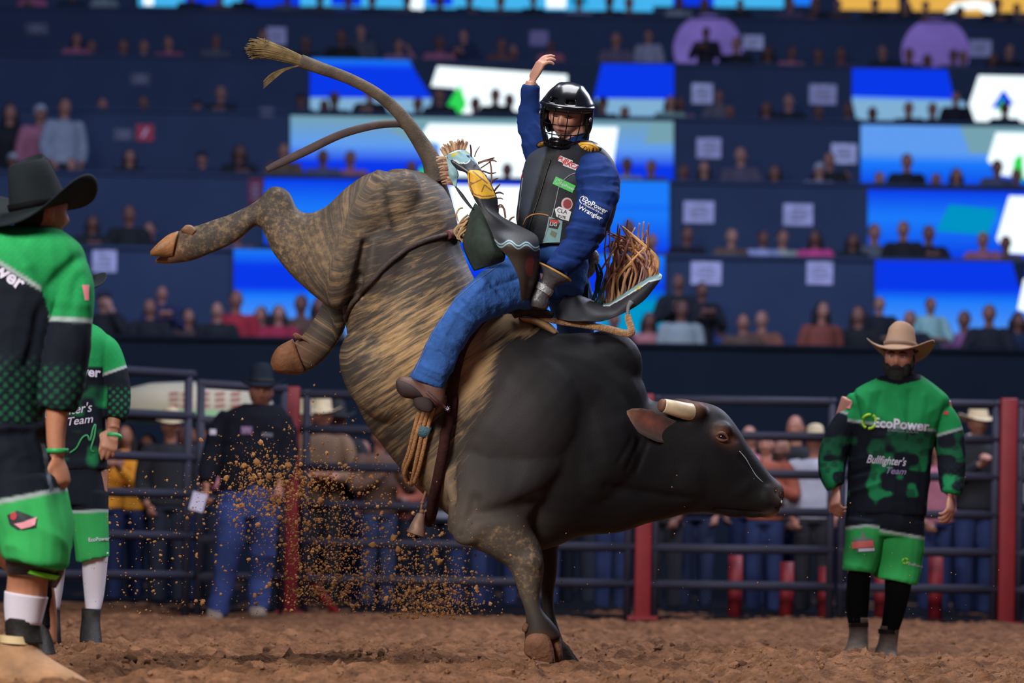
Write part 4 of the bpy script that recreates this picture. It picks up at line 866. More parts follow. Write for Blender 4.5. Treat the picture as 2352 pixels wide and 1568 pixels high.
bd = np.abs(v - scx); col = soft(col, s2l((66, 56, 50)), sstep(-1, 1, v - scx)); col = soft(col, s2l((150, 180, 190)), sstep(5.2, 3.6, bd)); col = soft(col, s2l((40, 50, 56)), sstep(1.9, .9, bd))
lb = inpoly(u, v, [(1020, 350), (1068, 338), (1090, 362), (1098, 380), (1080, 366), (1078, 371), (1062, 374), (1048, 371), (1040, 367), (1020, 372)]); col[lb] = s2l((134, 176, 186))
col[inpoly(u, v, [(1036, 354), (1054, 350), (1052, 355), (1038, 361)])] = s2l((190, 178, 60)); col[inpoly(u, v, [(1062, 350), (1074, 350), (1072, 354)])] = s2l((190, 178, 60))
for pl in ([(1040, 367), (1048, 366), (1056, 373), (1072, 374), (1079, 366), (1080, 369), (1072, 377), (1054, 376)],): col[inpoly(u, v, pl)] = s2l((210, 224, 226))
col[inpoly(u, v, [(1070, 357), (1076, 358), (1079, 364), (1073, 362)])] = s2l((36, 38, 44))
yp = [(1075, 394), (1082, 391), (1098, 391), (1110, 399), (1124, 420), (1138, 452), (1120, 456), (1104, 456), (1088, 448), (1078, 430), (1074, 410)]
col[inpoly(u, v, yp)] = s2l((228, 176, 52))
def near_line(u, v, x0, y0, x1, y1, w):
    t = np.clip(((u - x0) * (x1 - x0) + (v - y0) * (y1 - y0)) / ((x1 - x0) ** 2 + (y1 - y0) ** 2), 0, 1); return np.hypot(u - x0 - t * (x1 - x0), v - y0 - t * (y1 - y0)) < w
pin = inpoly(u, v, yp)
for seg in ((1079, 398, 1080, 425), (1080, 425, 1088, 445), (1088, 445, 1108, 452), (1108, 452, 1134, 449), (1082, 424, 1104, 413), (1080, 418, 1088, 421), (1106, 440, 1112, 425), (1112, 425, 1128, 438), (1086, 395, 1118, 421)): col[pin & near_line(u, v, *seg, 1.5)] = s2l((140, 96, 60))
lg = inpoly(u, v, [(1206, 604), (1213, 588), (1224, 590), (1226, 602), (1222, 612), (1224, 620), (1219, 634), (1212, 634), (1206, 618)]); col[lg] = s2l((120, 52, 48))
col[near_line(u, v, 1040, 370, 1076, 394, 1.0)] = s2l((130, 134, 142)); paint(flap, col)
strip = sheet_obj('applique', [(1024, 362, 1042, 372, dz + .06, dz + .055, 0), (1027, 385, 1048, 384, dz + .06, dz + .055, 0), (1030, 402, 1053, 402, dz + .06, dz + .055, .01), (1036, 418, 1050, 412, dz + .06, dz + .055, 0), (1041, 426, 1049, 430, dz + .06, dz + .055, 0)], mat('light_blue_leather', L(120, 160, 170), .5, var=(25, .2)), flap, n=7)
strap = sheet_obj('leg_strap', [(1042, 424, 1052, 432, dz + .07, dz + .07, 0), (1054, 445, 1064, 446, dz + .07, dz + .07, 0), (1068, 464, 1078, 466, dz + .07, dz + .07, 0), (1080, 478, 1090, 482, dz + .07, dz + .07, 0)], leather_blk, flap, n=4)
sheet_obj('suede_lining', [(1092, 466, 1112, 486, dz + .10, dz + .04, .0), (1076, 500, 1124, 506, dz + .10, dz + .02, .05), (1066, 532, 1140, 540, dz + .09, dz + .02, .09), (1064, 562, 1150, 562, dz + .08, dz + .02, .11), (1074, 592, 1160, 586, dz + .08, dz + .02, .10), (1090, 622, 1156, 600, dz + .08, dz + .04, .05)], suede, flap, n=15)
def fringe(name, parent, strands, base, seed, w=.0045):
    r = random.Random(seed); bm = newbm(); cols = []
    for pts in strands:
        n0 = len(bm.verts); ww = w * r.uniform(.7, 1.3); ptube(bm, [(x, y, d, ww if i < len(pts) - 1 else ww * .6) for i, (x, y, d) in enumerate(pts)], n=6, k=4, flat=.22, side=(0, 1, 0)); c = s2l(base[r.randrange(len(base))]); cols += [c] * (len(bm.verts) - n0)
    o = obj(name, bm, fr_m, parent); paint(o, np.array(cols)); return o
st = []; r = random.Random(5)
for i in range(26):
    t = i / 25; x = 1022 + 46 * t; y = 357 - 14 * t - 6 * math.sin(t * 3); a = -2.25 + t * 1.1
    l = r.uniform(17, 24); st.append([(x, y + 2, dz + .07), (x + math.cos(a) * l * .5, y + math.sin(a) * l * .5, dz + .07), (x + math.cos(a + r.uniform(-.2, .2)) * l, y + math.sin(a) * l, dz + .065)])
for i in range(30):
    t = i / 29; x = 1026 + 16 * t; y = 362 + 62 * t; l = r.uniform(18, 26); st.append([(x + 2, y, dz + .06), (x - l * .5, y + r.uniform(-3, 1), dz + .055), (x - l, y + r.uniform(-6, 3) + 2, dz + .06)])
fringe('fringe', flap, st, [(178, 142, 110), (150, 110, 88), (120, 84, 76), (196, 164, 130)], 1)
st = []
for (x, y, pts) in ((1082, 362, ((1082, 345), (1080, 332))), (1090, 360, ((1094, 348), (1102, 336))), (1098, 374, ((1116, 368), (1136, 362))), (1098, 376, ((1112, 370), (1132, 368), (1141, 372))), (1104, 386, ((1122, 374), (1134, 363))), (1108, 392, ((1126, 398), (1140, 396))), (1124, 366, ((1128, 385), (1129, 410), (1128, 424))), (1114, 402, ((1118, 405),)), (1126, 424, ((1134, 414), (1144, 409))), (1134, 440, ((1142, 430), (1149, 422))), (1138, 444, ((1148, 442), (1157, 446))), (1140, 456, ((1150, 455), (1156, 458))), (1142, 476, ((1150, 470), (1158, 480), (1162, 500))), (1144, 488, ((1146, 476), (1156, 478), (1160, 502))), (1170, 506, ((1176, 500), (1182, 498))), (1190, 508, ((1190, 500), (1192, 487)))):
    st.append([(x, y, dz + .11)] + [(a, b, dz + .10) for a, b in pts])
fringe('fringe', flap, st, [(92, 62, 56), (116, 82, 70), (70, 48, 46)], 2, w=.0036)
st = []
for k in range(13):
    x0, y0 = r.uniform(1062, 1082), r.uniform(470, 525); st.append([(x0, y0, D0 - .36), (x0 - r.uniform(4, 18), y0 + r.uniform(0, 14), D0 - .38), (x0 - r.uniform(12, 26), y0 + r.uniform(14, 30), D0 - .38), (x0 - r.uniform(2, 20), y0 + r.uniform(24, 45), D0 - .37)])
fringe('fringe', flap, st, [(186, 156, 112), (160, 126, 88)], 3, w=.005)
# far flap
dy = D0 - .05
far = sheet_obj('leg_flap', [(1276, 716, 1280, 732, dy - .10, dy - .12, 0), (1290, 690, 1300, 736, dy - .09, dy - .14, .0), (1314, 664, 1328, 738, dy - .03, dy - .15, -.01), (1336, 680, 1352, 738, dy - .02, dy - .14, .02), (1366, 690, 1380, 738, dy + .04, dy - .12, .05), (1396, 696, 1412, 728, dy + .06, dy - .08, .04), (1428, 676, 1446, 712, dy + .06, dy - .04, .04), (1460, 654, 1478, 690, dy + .06, dy, .035), (1486, 637, 1500, 664, dy + .06, dy + .02, .03), (1508, 628, 1518, 640, dy + .06, dy + .04, .01), (1518, 630, 1520, 634, dy + .06, dy + .05, 0)], chap_m, chaps, k=14, n=41)
co = verts(far); u, v = pix(co); col = np.tile(s2l((44, 44, 50)), (len(u), 1))
edge = np.interp(u, [1380, 1400, 1428, 1460, 1490, 1520], [700, 697, 677, 655, 636, 630]); bd = v - edge; wd = np.interp(u, [1390, 1430, 1470, 1520], [4, 10, 13, 9])
col[(u > 1385) & (bd < wd)] = s2l((130, 170, 178)); col[(u > 1385) & (np.abs(bd - wd) < 1.6)] = s2l((205, 214, 218)); col[inpoly(u, v, [(1459, 664), (1476, 654), (1470, 664), (1462, 666)])] = s2l((200, 184, 70)); paint(far, col)
sheet_obj('suede_lining', [(1392, 700, 1396, 702, dy + .09, dy + .09, 0), (1398, 640, 1430, 682, dy + .10, dy + .10, 0), (1404, 604, 1458, 660, dy + .11, dy + .10, 0), (1430, 584, 1500, 634, dy + .12, dy + .10, 0), (1452, 586, 1504, 632, dy + .12, dy + .10, 0)], suede_b, far, n=7)
sheet_obj('suede_lining', [(1318, 640, 1352, 652, dy + .02, dy + .02, 0), (1320, 660, 1350, 684, dy + .02, dy + .02, 0), (1326, 676, 1352, 694, dy + .02, dy + .02, 0)], suede_b, far, n=5)
st = []; r = random.Random(9)
for k in range(34):
    t = k / 33; x0 = 1376 + 130 * t; y0 = np.interp(x0, [1376, 1400, 1428, 1460, 1490, 1520], [704, 699, 679, 657, 638, 630]); top = r.uniform(515, 590); x3 = 1388 + 90 * r.random() ** .8 + t * 18
    b = r.uniform(-14, 18); st.append([(x0, y0, dy + .05), (x0 + b * .8, y0 - (y0 - top) * .35, dy + r.uniform(.0, .08)), (x0 * .45 + x3 * .55 + b, y0 - (y0 - top) * .7, dy + r.uniform(-.02, .08)), (x3, top, dy + r.uniform(-.02, .08))])
for k in range(13):                                               # the swept tangle over the outer edge
    st.append([(1512 - r.uniform(0, 22), 632 + r.uniform(-2, 8), dy + .05), (1508 - r.uniform(0, 16), 606 + r.uniform(-8, 8), dy + .03), (1484 + r.uniform(-10, 12), 578 + r.uniform(-10, 8), dy + .04), (1440 + r.uniform(-20, 20), 552 + r.uniform(-12, 14), dy + .05), (1398 + r.uniform(-12, 30), 545 + r.uniform(-20, 30), dy + .05)])
for x, y0, y1 in ((1401, 575, 490), (1418, 600, 512), (1467, 570, 512), (1488, 588, 512), (1477, 575, 508), (1440, 560, 502)): st.append([(x, y0, dy + .04), (x - 1, (y0 + y1) / 2, dy + .05), (x + 2, y1, dy + .05)])
fringe('fringe', far, st, [(178, 126, 96), (150, 104, 92), (192, 142, 102), (176, 136, 132), (116, 78, 66), (210, 164, 110)], 4, w=.0055)
fringe('fringe', far, [[(1362, 690, dy), (1372, 660, dy), (1374, 635, dy), (1368, 604, dy)], [(1380, 700, dy), (1376, 660, dy), (1382, 630, dy), (1374, 606, dy)], [(1366, 696, dy), (1386, 664, dy), (1390, 640, dy)]], [(30, 66, 72)], 6, w=.008)
bm = newbm(); ptube(bm, [(1356, 572, D0 + .10, .012), (1362, 590, D0 + .10, .03), (1352, 620, D0 + .09, .028), (1340, 640, D0 + .08, .015)], n=10); obj('waist_ties', bm, mat('silver_ties', L(110, 108, 112), .5, var=(70, .6), bump=(60, .8, .01)), chaps)

# ------------------------------------------------------------------ ropes on the bull
flank_m = mat('flank_rope', L(62, 48, 44), .8, var=(60, .3), bump=(120, .6, .005)); tan_rope = mat('tan_rope', L(172, 126, 84), .85, var=(50, .25), bump=(110, .8, .006)); red_strap = mat('dark_red_strap', L(60, 36, 36), .85, spec=.1, var=(30, .3), bump=(80, .5, .005))
pts = [(1058, 545), (1040, 538), (1000, 546), (960, 560), (920, 582), (884, 612), (850, 648), (822, 684), (806, 706), (798, 726)]
fl = [p for p in (onto(BULL, x, y, .010) for x, y in dens(pts, 3)) if p]
lo = P(797, 738, D0 - .05); back = [Vector((p.x, 2 * D0 - p.y + .02, p.z)) for p in fl[::-1]]
bm = newbm(); tube(bm, fl + [lo, Vector((lo.x, D0 + .1, lo.z))] + back + [fl[0]], .011, n=10, k=2)
fs = obj('flank_strap', bm, flank_m); tag(fs, 'dark braided flank rope tied round the bull in front of its hind legs', 'rope')
bm = newbm(); q = [onto(BULL, x, y, .014) for x, y in ((1022, 542), (1036, 538), (1050, 545))]; q = [p for p in q if p]
tube(bm, q, .020, n=10); obj('knot', bm, mat('knot_cord', L(96, 48, 50), .8, bump=(70, .8, .008)), fs)
bm = newbm(); ptube(bm, [(1050, 540, D0 + .05, .014), (1020, 430, D0 + .12, .016), (975, 330, D0 + .1, .016), (930, 290, D0 + .06, .0165), (905, 284, D0 + .04, .017), (850, 290, D0 - .0, .0175), (780, 310, D0 - .02, .018), (700, 348, D0 - .03, .019), (640, 376, D0 - .03, .017), (612, 390, D0 - .03, .013)], n=12, k=6, flat=.55, side=(0, 1, 0))
obj('loose_strap_end', bm, mat('strap_leather', L(66, 50, 50), .7, var=(24, .3)), fs)
# bull rope: handle, braided girth, tail loops, bell
grp = [(1215, 700), (1180, 706), (1140, 716), (1106, 734), (1080, 765), (1060, 800), (1046, 850), (1038, 900), (1030, 950), (1022, 1010), (1012, 1080), (1000, 1140)]
g = [p for p in (onto(BULL, x, y, .014) for x, y in dens(grp, 3)) if p]
bl2 = [Vector((p.x, 2 * D0 - p.y, p.z)) for p in g[::-1]]
rp0 = P(1232, 735, D0)
bm = newbm(); tube(bm, [rp0] + g + [Vector((g[-1].x - .02, D0, g[-1].z - .10))] + bl2 + [rp0], .024, n=12, k=2, flat=None)
br = obj('bull_rope', bm, red_strap); tag(br, 'dark braided bull rope round the girth, gripped in the gloved hand', 'rope')
bm = newbm(); ptube(bm, [(1180, 722, D0 - .22, .02), (1205, 712, D0 - .2, .024), (1236, 716, D0 - .17, .026), (1268, 728, D0 - .15, .02)], n=12); obj('handle', bm, mat('rope_handle', L(46, 34, 34), .7, bump=(60, .8, .01)), br)
bm = newbm(); loft(bm, [(1190, 728, 1200, 740, .10, D0 - .12), (1226, 728, 1226, 748, .10, D0 - .10), (1262, 742, 1252, 762, .09, D0 - .08), (1284, 764, 1270, 772, .08, D0 - .06)], k=4, n=14); obj('pad', bm, mat('tan_pad', L(190, 152, 110), .8, bump=(90, .5, .005)), br)
bm = newbm(); ptube(bm, [(1240, 728, D0 - .16, .012), (1280, 738, D0 - .16, .013), (1330, 745, D0 - .15, .014), (1390, 754, D0 - .14, .016), (1432, 765, D0 - .13, .017), (1449, 764, D0 - .13, .017), (1450, 755, D0 - .13, .016), (1444, 735, D0 - .12, .016), (1442, 722, D0 - .12, .012)], n=12, k=5)
rt_ = obj('rope_tail', bm, mat('fuzzy_rope', L(164, 122, 82), .95, var=(60, .35), bump=(130, 1.0, .01), sheen=.5), br)
bm = newbm(); ptube(bm, [(1442, 724, D0 - .12, .008), (1443, 706, D0 - .11, .009), (1450, 694, D0 - .1, .014)], n=8); obj('tail_end', bm, mat('grey_cord', L(110, 112, 116), .7), rt_)
def rope_at(rows, r, nm='tail_loop'):
    bm = newbm(); q = []
    for x, y, l in rows:
        p = onto(BULL, x, y, l) or P(x, y, D0 - .30); q.append(p)
    tube(bm, q, r, n=9, k=4); return obj(nm, bm, tan_rope, br)
for rows in (((968, 942, .03), (958, 980, .03), (945, 1030, .02), (934, 1068, .02), (940, 1088, .02), (950, 1102, .03)), ((978, 942, .03), (966, 985, .035), (954, 1035, .03), (940, 1076, .03), (948, 1100, .03)), ((988, 940, .035), (978, 975, .035), (970, 1020, .03), (962, 1070, .03), (956, 1104, .03)), ((998, 935, .03), (988, 975, .03), (980, 1020, .025), (970, 1070, .025), (962, 1100, .03))): rope_at(rows, .0095)
bm = newbm(); q = [onto(BULL, 982, 972, .03), onto(BULL, 977, 996, .03)]; tube(bm, q, .028, n=14, k=2, flat=.5, side=(0, 1, 0)); obj('blue_binding', bm, mat('blue_twine', L(76, 112, 128), .8, bump=(160, .9, .006)), br)
bd = D0 - .10
bm = newbm(); ptube(bm, [(978, 1128, bd, .006), (971, 1150, bd, .006), (967, 1172, bd, .006)], n=8, k=2); ptube(bm, [(992, 1145, bd, .005), (984, 1168, bd, .006), (972, 1176, bd, .006)], n=8, k=2); ell(bm, P(969, 1174, bd), (.012, .012, .010)); ell(bm, P(970, 1154, bd), (.010, .010, .008))
hang = obj('bell_cord', bm, mat('cord_brown', L(140, 100, 76), .8), br)
bm = newbm(); c = P(958, 1205, bd); rings = []
for x, y, w, d in ((968, 1178, 5, .014), (966, 1181, 9, .018), (960, 1205, 16, .034), (956, 1226, 22, .046), (955, 1229, 20, .042), (960, 1206, 13, .03)):
    cc = P(x, y, bd); ax = Vector((.96, 0, -.26)) if True else None
    rings.append([cc + Vector((math.cos(t) * w / 520 * .97, math.sin(t) * d * .8, -math.cos(t) * w / 520 * .28)) for t in np.arange(20) * 2 * math.pi / 20])
skin_rings(bm, rings); bell = obj('bell', bm, mat('worn_bell_metal', L(150, 120, 105), .6, metal=.3, var=(30, .25)), br)
# ------------------------------------------------------------------ three men in green and black jerseys, one man in black
jersey_m = mat('jersey_cloth', rough=.8, attr='col', bump=(190, .15, .003), spec=.10, var=(6, .10))
sock_m = mat('white_sock', L(206, 200, 216), .85, bump=(150, .4, .003)); blk_cloth = mat('black_cloth', L(16, 17, 20), .85, spec=.08, bump=(160, .2, .003), var=(8, .2))
tan_boot = mat('tan_boot', L(158, 118, 84), .75, var=(12, .35), bump=(40, .5, .01)); dusty_boot = mat('dusty_boot', L(110, 94, 84), .8, var=(16, .4), bump=(40, .5, .008)); blk_boot = mat('black_boot', L(30, 27, 27), .65, spec=.25, var=(20, .4), bump=(50, .5, .006))
lime = mat('lime_strip', L(120, 230, 40), .6); rubber_grn = mat('green_wristband', L(30, 150, 80), .5); brace_m = mat('knee_brace', L(26, 26, 30), .3, coat=.4)
G1, G2, BK, SIL = s2l((32, 136, 76)), s2l((54, 164, 88)), s2l((20, 24, 34)), s2l((150, 165, 165))
lim_print = mat('lime_print', L(150, 200, 40), .6); pink_print = mat('pink_print', L(205, 120, 135), .6); grey_print = mat('grey_print', L(110, 118, 128), .6); jersey_white = mat('jersey_white', L(196, 190, 212), .6)
def camo(co, seed): return vnoise(co[:, 0] * 16, co[:, 1] * 9, co[:, 2] * 22, seed)
def scales(u, v, p=9): return (np.abs(np.sin((u + v) / p * 1.57)) * np.abs(np.sin((u - v) / p * 1.57)))
def shoe(name, parent, m, rows, sole=None):
    bm = newbm(); loft(bm, rows, k=5, n=18, e=2.4); return obj(name, bm, m, parent)

# --- bearded man in the tan hat, far right
DB = 15.9
man = empty('person', P(2010, 1514, DB), 'bearded man in tan cowboy hat and green black jersey walking in the dirt', 'person')
hc = P(2066, 822, DB - .02); hR = rot_face(-.28, .06, .04); hs = 1.0
bm = newbm(); add_head(bm, hc, hR, hs)
pieces(bm, [('T', [(2072, 845, DB + .02, .062), (2072, 880, DB + .02, .066), (2070, 915, DB + .02, .09)]),
    ('L', [(2000, 902, 2140, 902, .085, DB), (1960, 960, 2156, 965, .11, DB), (1966, 1060, 2132, 1065, .11, DB), (1962, 1150, 2122, 1155, .11, DB), (1970, 1200, 2110, 1210, .11, DB)]),
    ('T', [(1958, 918, DB, .06), (1932, 990, DB + .02, .052), (1913, 1065, DB - .02, .042), (1921, 1122, DB - .08, .030)]),
    ('T', [(2158, 925, DB, .06), (2176, 1000, DB + .02, .052), (2184, 1070, DB - .02, .042), (2183, 1134, DB - .08, .030)]),
    ('T', [(1988, 1190, DB, .09), (1978, 1270, DB - .02, .08), (1972, 1350, DB - .02, .052), (1970, 1400, DB, .050), (1970, 1480, DB, .034), (1962, 1505, DB - .03, .035)]),
    ('T', [(2070, 1190, DB, .09), (2072, 1270, DB + .02, .08), (2064, 1350, DB + .03, .052), (2053, 1410, DB + .05, .048), (2042, 1480, DB + .06, .034), (2038, 1505, DB + .04, .035)])])
add_hand(bm, P(1921, 1124, DB - .08), (-.10, -.35, -.93), (-.85, -.45, .1), thumb=1, curl=(.55, .6, .65, .7), s=1.02, tc=.1, spread=.05)
add_hand(bm, P(2184, 1136, DB - .08), (-.08, -.35, -.93), (.85, -.45, .1), thumb=-1, curl=(.45, .5, .5, .55), s=1.05, tc=.1, spread=.05)
body_ = fuse('body', bm, skin_m, man, voxel=.0055, smooth=2); paint_skin(body_, hc, hR, hs, (176, 124, 108), brow=(18, 14, 14), lips=(110, 60, 60)); add_eyes(man, hc, hR, hs)
# beard and side hair
beard = mat('black_beard', L(16, 14, 16), .8, bump=(90, 1.0, .01)); q = lambda x, y, z: hc + hR @ Vector((x, y, z))
bm = newbm()
ell(bm, q(0, .072, -.094), (.046, .034, .046), hR); ell(bm, q(.045, .045, -.062), (.026, .042, .042), hR); ell(bm, q(-.045, .045, -.062), (.026, .042, .042), hR)
tube(bm, [q(-.036, .082, -.064), q(-.018, .098, -.050), q(0, .102, -.048), q(.018, .098, -.050), q(.036, .082, -.064)], [.010, .010, .009, .010, .010], n=8)
tube(bm, [q(-.066, .03, -.06), q(-.074, .018, -.02), q(-.073, .012, .02)], [.016, .012, .008], n=8); tube(bm, [q(.066, .03, -.06), q(.074, .018, -.02), q(.073, .012, .02)], [.016, .012, .008], n=8)
ell(bm, q(0, .058, -.13), (.034, .03, .03), hR)
fuse('beard', bm, beard, man, voxel=.005, smooth=2)
bm = newbm(); ell(bm, q(0, -.022, .012), (.079, .084, .10), hR); obj('hair', bm, beard, man)
add_brows(man, body_, hc, hR, hs, beard, lash=False)
hatmesh('hat', hc + hR @ Vector((0, -.010, .052)), hR @ Matrix.Rotation(.16, 3, 'X'), mat('tan_felt', L(150, 122, 102), .85, bump=(160, .2, .003), spec=.1, var=(10, .1)), man, cr=(.086, .106), h=.120, brim=.092, curl=.050, droop=.035, band=mat('tan_band', L(120, 96, 80), .7), taper=.74)
sh = cloth('jersey', [('L', [(2018, 864, 2112, 862, .085, DB + .01), (1996, 876, 2134, 876, .115, DB), (1966, 893, 2160, 896, .135, DB), (1944, 916, 2180, 920, .14, DB), (1948, 950, 2168, 955, .15, DB), (1954, 1010, 2146, 1012, .15, DB), (1950, 1070, 2138, 1072, .15, DB), (1945, 1130, 2132, 1135, .15, DB), (1943, 1180, 2128, 1184, .15, DB)]),
    ('T', [(2000, 922, DB, .06), (1966, 944, DB, .070), (1938, 985, DB + .01, .078), (1915, 1035, DB, .074), (1910, 1080, DB - .03, .068), (1917, 1112, DB - .07, .055), (1920, 1120, DB - .075, .050)]),
    ('T', [(2120, 924, DB, .06), (2152, 946, DB, .070), (2174, 985, DB + .01, .078), (2184, 1035, DB, .074), (2186, 1085, DB - .03, .068), (2186, 1122, DB - .07, .055), (2185, 1132, DB - .075, .050)])], jersey_m, man, voxel=.0075, smooth=3, wr=(5, 4, 6, .005), seed=31,
    folds=((1960, 900, 1975, 960, 6, -.01), (2000, 900, 1990, 960, 7, .008), (2020, 905, 2010, 965, 6, -.008), (2060, 910, 2075, 970, 7, .008), (2090, 900, 2086, 970, 7, -.008), (2120, 910, 2110, 980, 8, .006), (1960, 1090, 2010, 1075, 6, -.008), (1955, 1130, 2020, 1110, 6, .006)))
co = verts(sh); u, v = pix(co); n = len(u); col = np.tile(BK, (n, 1)); nz = camo(co, 5)
grn = sstep(.52, .66, nz) * (.35 + .65 * sstep(1010, 1100, v)) * (.5 + .5 * (vnoise(co[:, 0] * 30, co[:, 1] * 30, co[:, 2] * 30, 2) > .4)); grn = grn + .35 * np.clip(scales(u, v, 8) - .55, 0, 1) * sstep(1040, 1120, v) * ((u < 1945) | (u > 2150))
col = col * (1 - grn[:, None]) + s2l((28, 116, 72)) * grn[:, None]
yl = np.where((u > 1948) & (u < 2150), 968 + np.abs(u - 2040) * -.02 + (u - 1960) * .12, 0); yl = np.where(u <= 1948, 950 + (1948 - u) * -.35, yl); yl = np.where(u >= 2150, 1000 - (u - 2150) * .28, yl)
col = soft(col, G1 * .9, sstep(3, -3, v - yl)); col = soft(col, SIL * .8, sstep(5, 2, np.abs(v - yl))); col[(v < 892) & (np.abs(u - 2064) < 52 - (v - 860) * .2) & (v < 884 - np.abs(u - 2064) * .25)] = BK * .8
paint(sh, col); t_ = bvh(sh)
bm = newbm(); loft(bm, [(2020, 872, 2112, 868, .09, DB - .0), (2022, 878, 2110, 876, .10, DB - .02)], k=3, n=28, caps=False); obj('collar', bm, blk_cloth, sh).modifiers.new('t', 'SOLIDIFY').thickness = .02
print_on('EcoPower', t_, 2069, 975, 22, 4, jersey_white, sh, D=DB, bold=.03, lift=.006); print_on('ENERGIA SOLAR', t_, 2074, 990, 7, 4, grey_print, sh, D=DB, lift=.006)
for a0 in range(4): line_on([(1997 + 15 * math.cos(a0 * 1.571 + t + .5), 968 + 16 * math.sin(a0 * 1.571 + t + .5)) for t in np.linspace(0, 1.2, 5)], t_, .008, lim_print, sh, D=DB, name='logo_arc', lift=.004)
print_on("Bullfighter's", t_, 2035, 1058, 19, 5, jersey_white, sh, D=DB, shear=.35, lift=.006, sx=.72, bold=.01); print_on('Team', t_, 2056, 1082, 15, 4, mat('lilac_print', L(130, 112, 160), .6), sh, D=DB, shear=.35, lift=.006, bold=.01)
patch_on(quad(1950, 930, 12, 16, 20), t_, pink_print, sh, D=DB, lift=.004); patch_on(quad(2172, 948, 11, 8, 10), t_, mat('red_print', L(170, 60, 66), .6), sh, D=DB, lift=.004)
so = cloth('shorts', [('L', [(1946, 1160, 2124, 1164, .14, DB), (1944, 1200, 2120, 1205, .15, DB), (1950, 1225, 2112, 1235, .14, DB)]), ('L', [(1944, 1190, 2034, 1200, .13, DB - .02), (1940, 1240, 2026, 1250, .125, DB - .03), (1938, 1280, 2016, 1290, .12, DB - .03), (1936, 1308, 2006, 1314, .118, DB - .03)]),
    ('L', [(2022, 1195, 2122, 1200, .13, DB), (2012, 1250, 2122, 1260, .125, DB + .01), (2008, 1295, 2114, 1310, .12, DB + .02), (2006, 1325, 2106, 1342, .115, DB + .02)])], jersey_m, man, voxel=.0075, smooth=3, wr=(5, 4, 5, .005), seed=37)
co = verts(so); u, v = pix(co); col = np.tile(BK, (len(u), 1)); yl = np.where(u < 2020, 1207 + np.abs(u - 1990) * .12, 1218 + (u - 2020) * .17)
col = soft(col, G2 * (.85 + .5 * sstep(1270, 1330, v))[:, None], sstep(-3, 3, v - yl)); col = soft(col, SIL, sstep(5, 2, np.abs(v - yl))); paint(so, col); t_ = bvh(so)
star = [(1982 + (24 if k % 2 == 0 else 11) * math.sin(k * math.pi / 5), 1246 - (30 if k % 2 == 0 else 14) * math.cos(k * math.pi / 5)) for k in range(10)]
patch_on(star, t_, mat('badge_grey', L(96, 110, 104), .6), so, D=DB, lift=.005); patch_on(quad(1982, 1250, 46, 15, -6), t_, mat('badge_red', L(196, 92, 92), .6), so, D=DB, lift=.008); patch_on(quad(1990, 1262, 34, 7, -4), t_, jersey_white, so, D=DB, lift=.008)
for a0 in range(4): line_on([(2079 + 6 * math.cos(a0 * 1.571 + t), 1288 + 6 * math.sin(a0 * 1.571 + t)) for t in np.linspace(0, 1.2, 4)], t_, .004, lim_print, so, D=DB, name='logo_arc', lift=.004)
print_on('EcoPower', t_, 2102, 1297, 6, 14, jersey_white, so, D=DB, bold=.02, lift=.005)
for rows in ([(1948, 1296, 2002, 1300, .085, DB - .02), (1944, 1350, 1998, 1350, .066, DB - .02), (1942, 1390, 1996, 1390, .072, DB), (1948, 1430, 1992, 1430, .058, DB)], [(2032, 1320, 2096, 1330, .085, DB + .02), (2032, 1370, 2088, 1372, .068, DB + .03), (2028, 1410, 2076, 1414, .07, DB + .05), (2022, 1448, 2064, 1450, .058, DB + .06)]):
    bm = newbm(); loft(bm, rows, k=5, n=20); obj('leg_sleeve', bm, blk_cloth, man)
for rows in ([(1947, 1415, 1994, 1418, .062, DB), (1950, 1455, 1994, 1455, .055, DB), (1944, 1482, 1994, 1486, .065, DB - .03), (1936, 1502, 1990, 1508, .10, DB - .07), (1938, 1516, 1986, 1516, .09, DB - .07)], [(2022, 1436, 2066, 1440, .062, DB + .06), (2018, 1470, 2062, 1472, .055, DB + .06), (2010, 1494, 2060, 1496, .065, DB + .03), (2010, 1510, 2058, 1512, .10, DB - .01), (2014, 1518, 2056, 1519, .09, DB - .01)]):
    b_ = shoe('boot', man, dusty_boot, rows); bm = newbm(); r0 = rows[1]; loft(bm, [(r0[0] - 1, r0[1] - 26, r0[2] + 1, r0[3] - 26, .062, r0[5]), (r0[0] - 1, r0[1] - 16, r0[2] + 1, r0[3] - 16, .060, r0[5])], k=2, n=20, caps=False); obj('boot_strap', bm, blk_boot, b_)

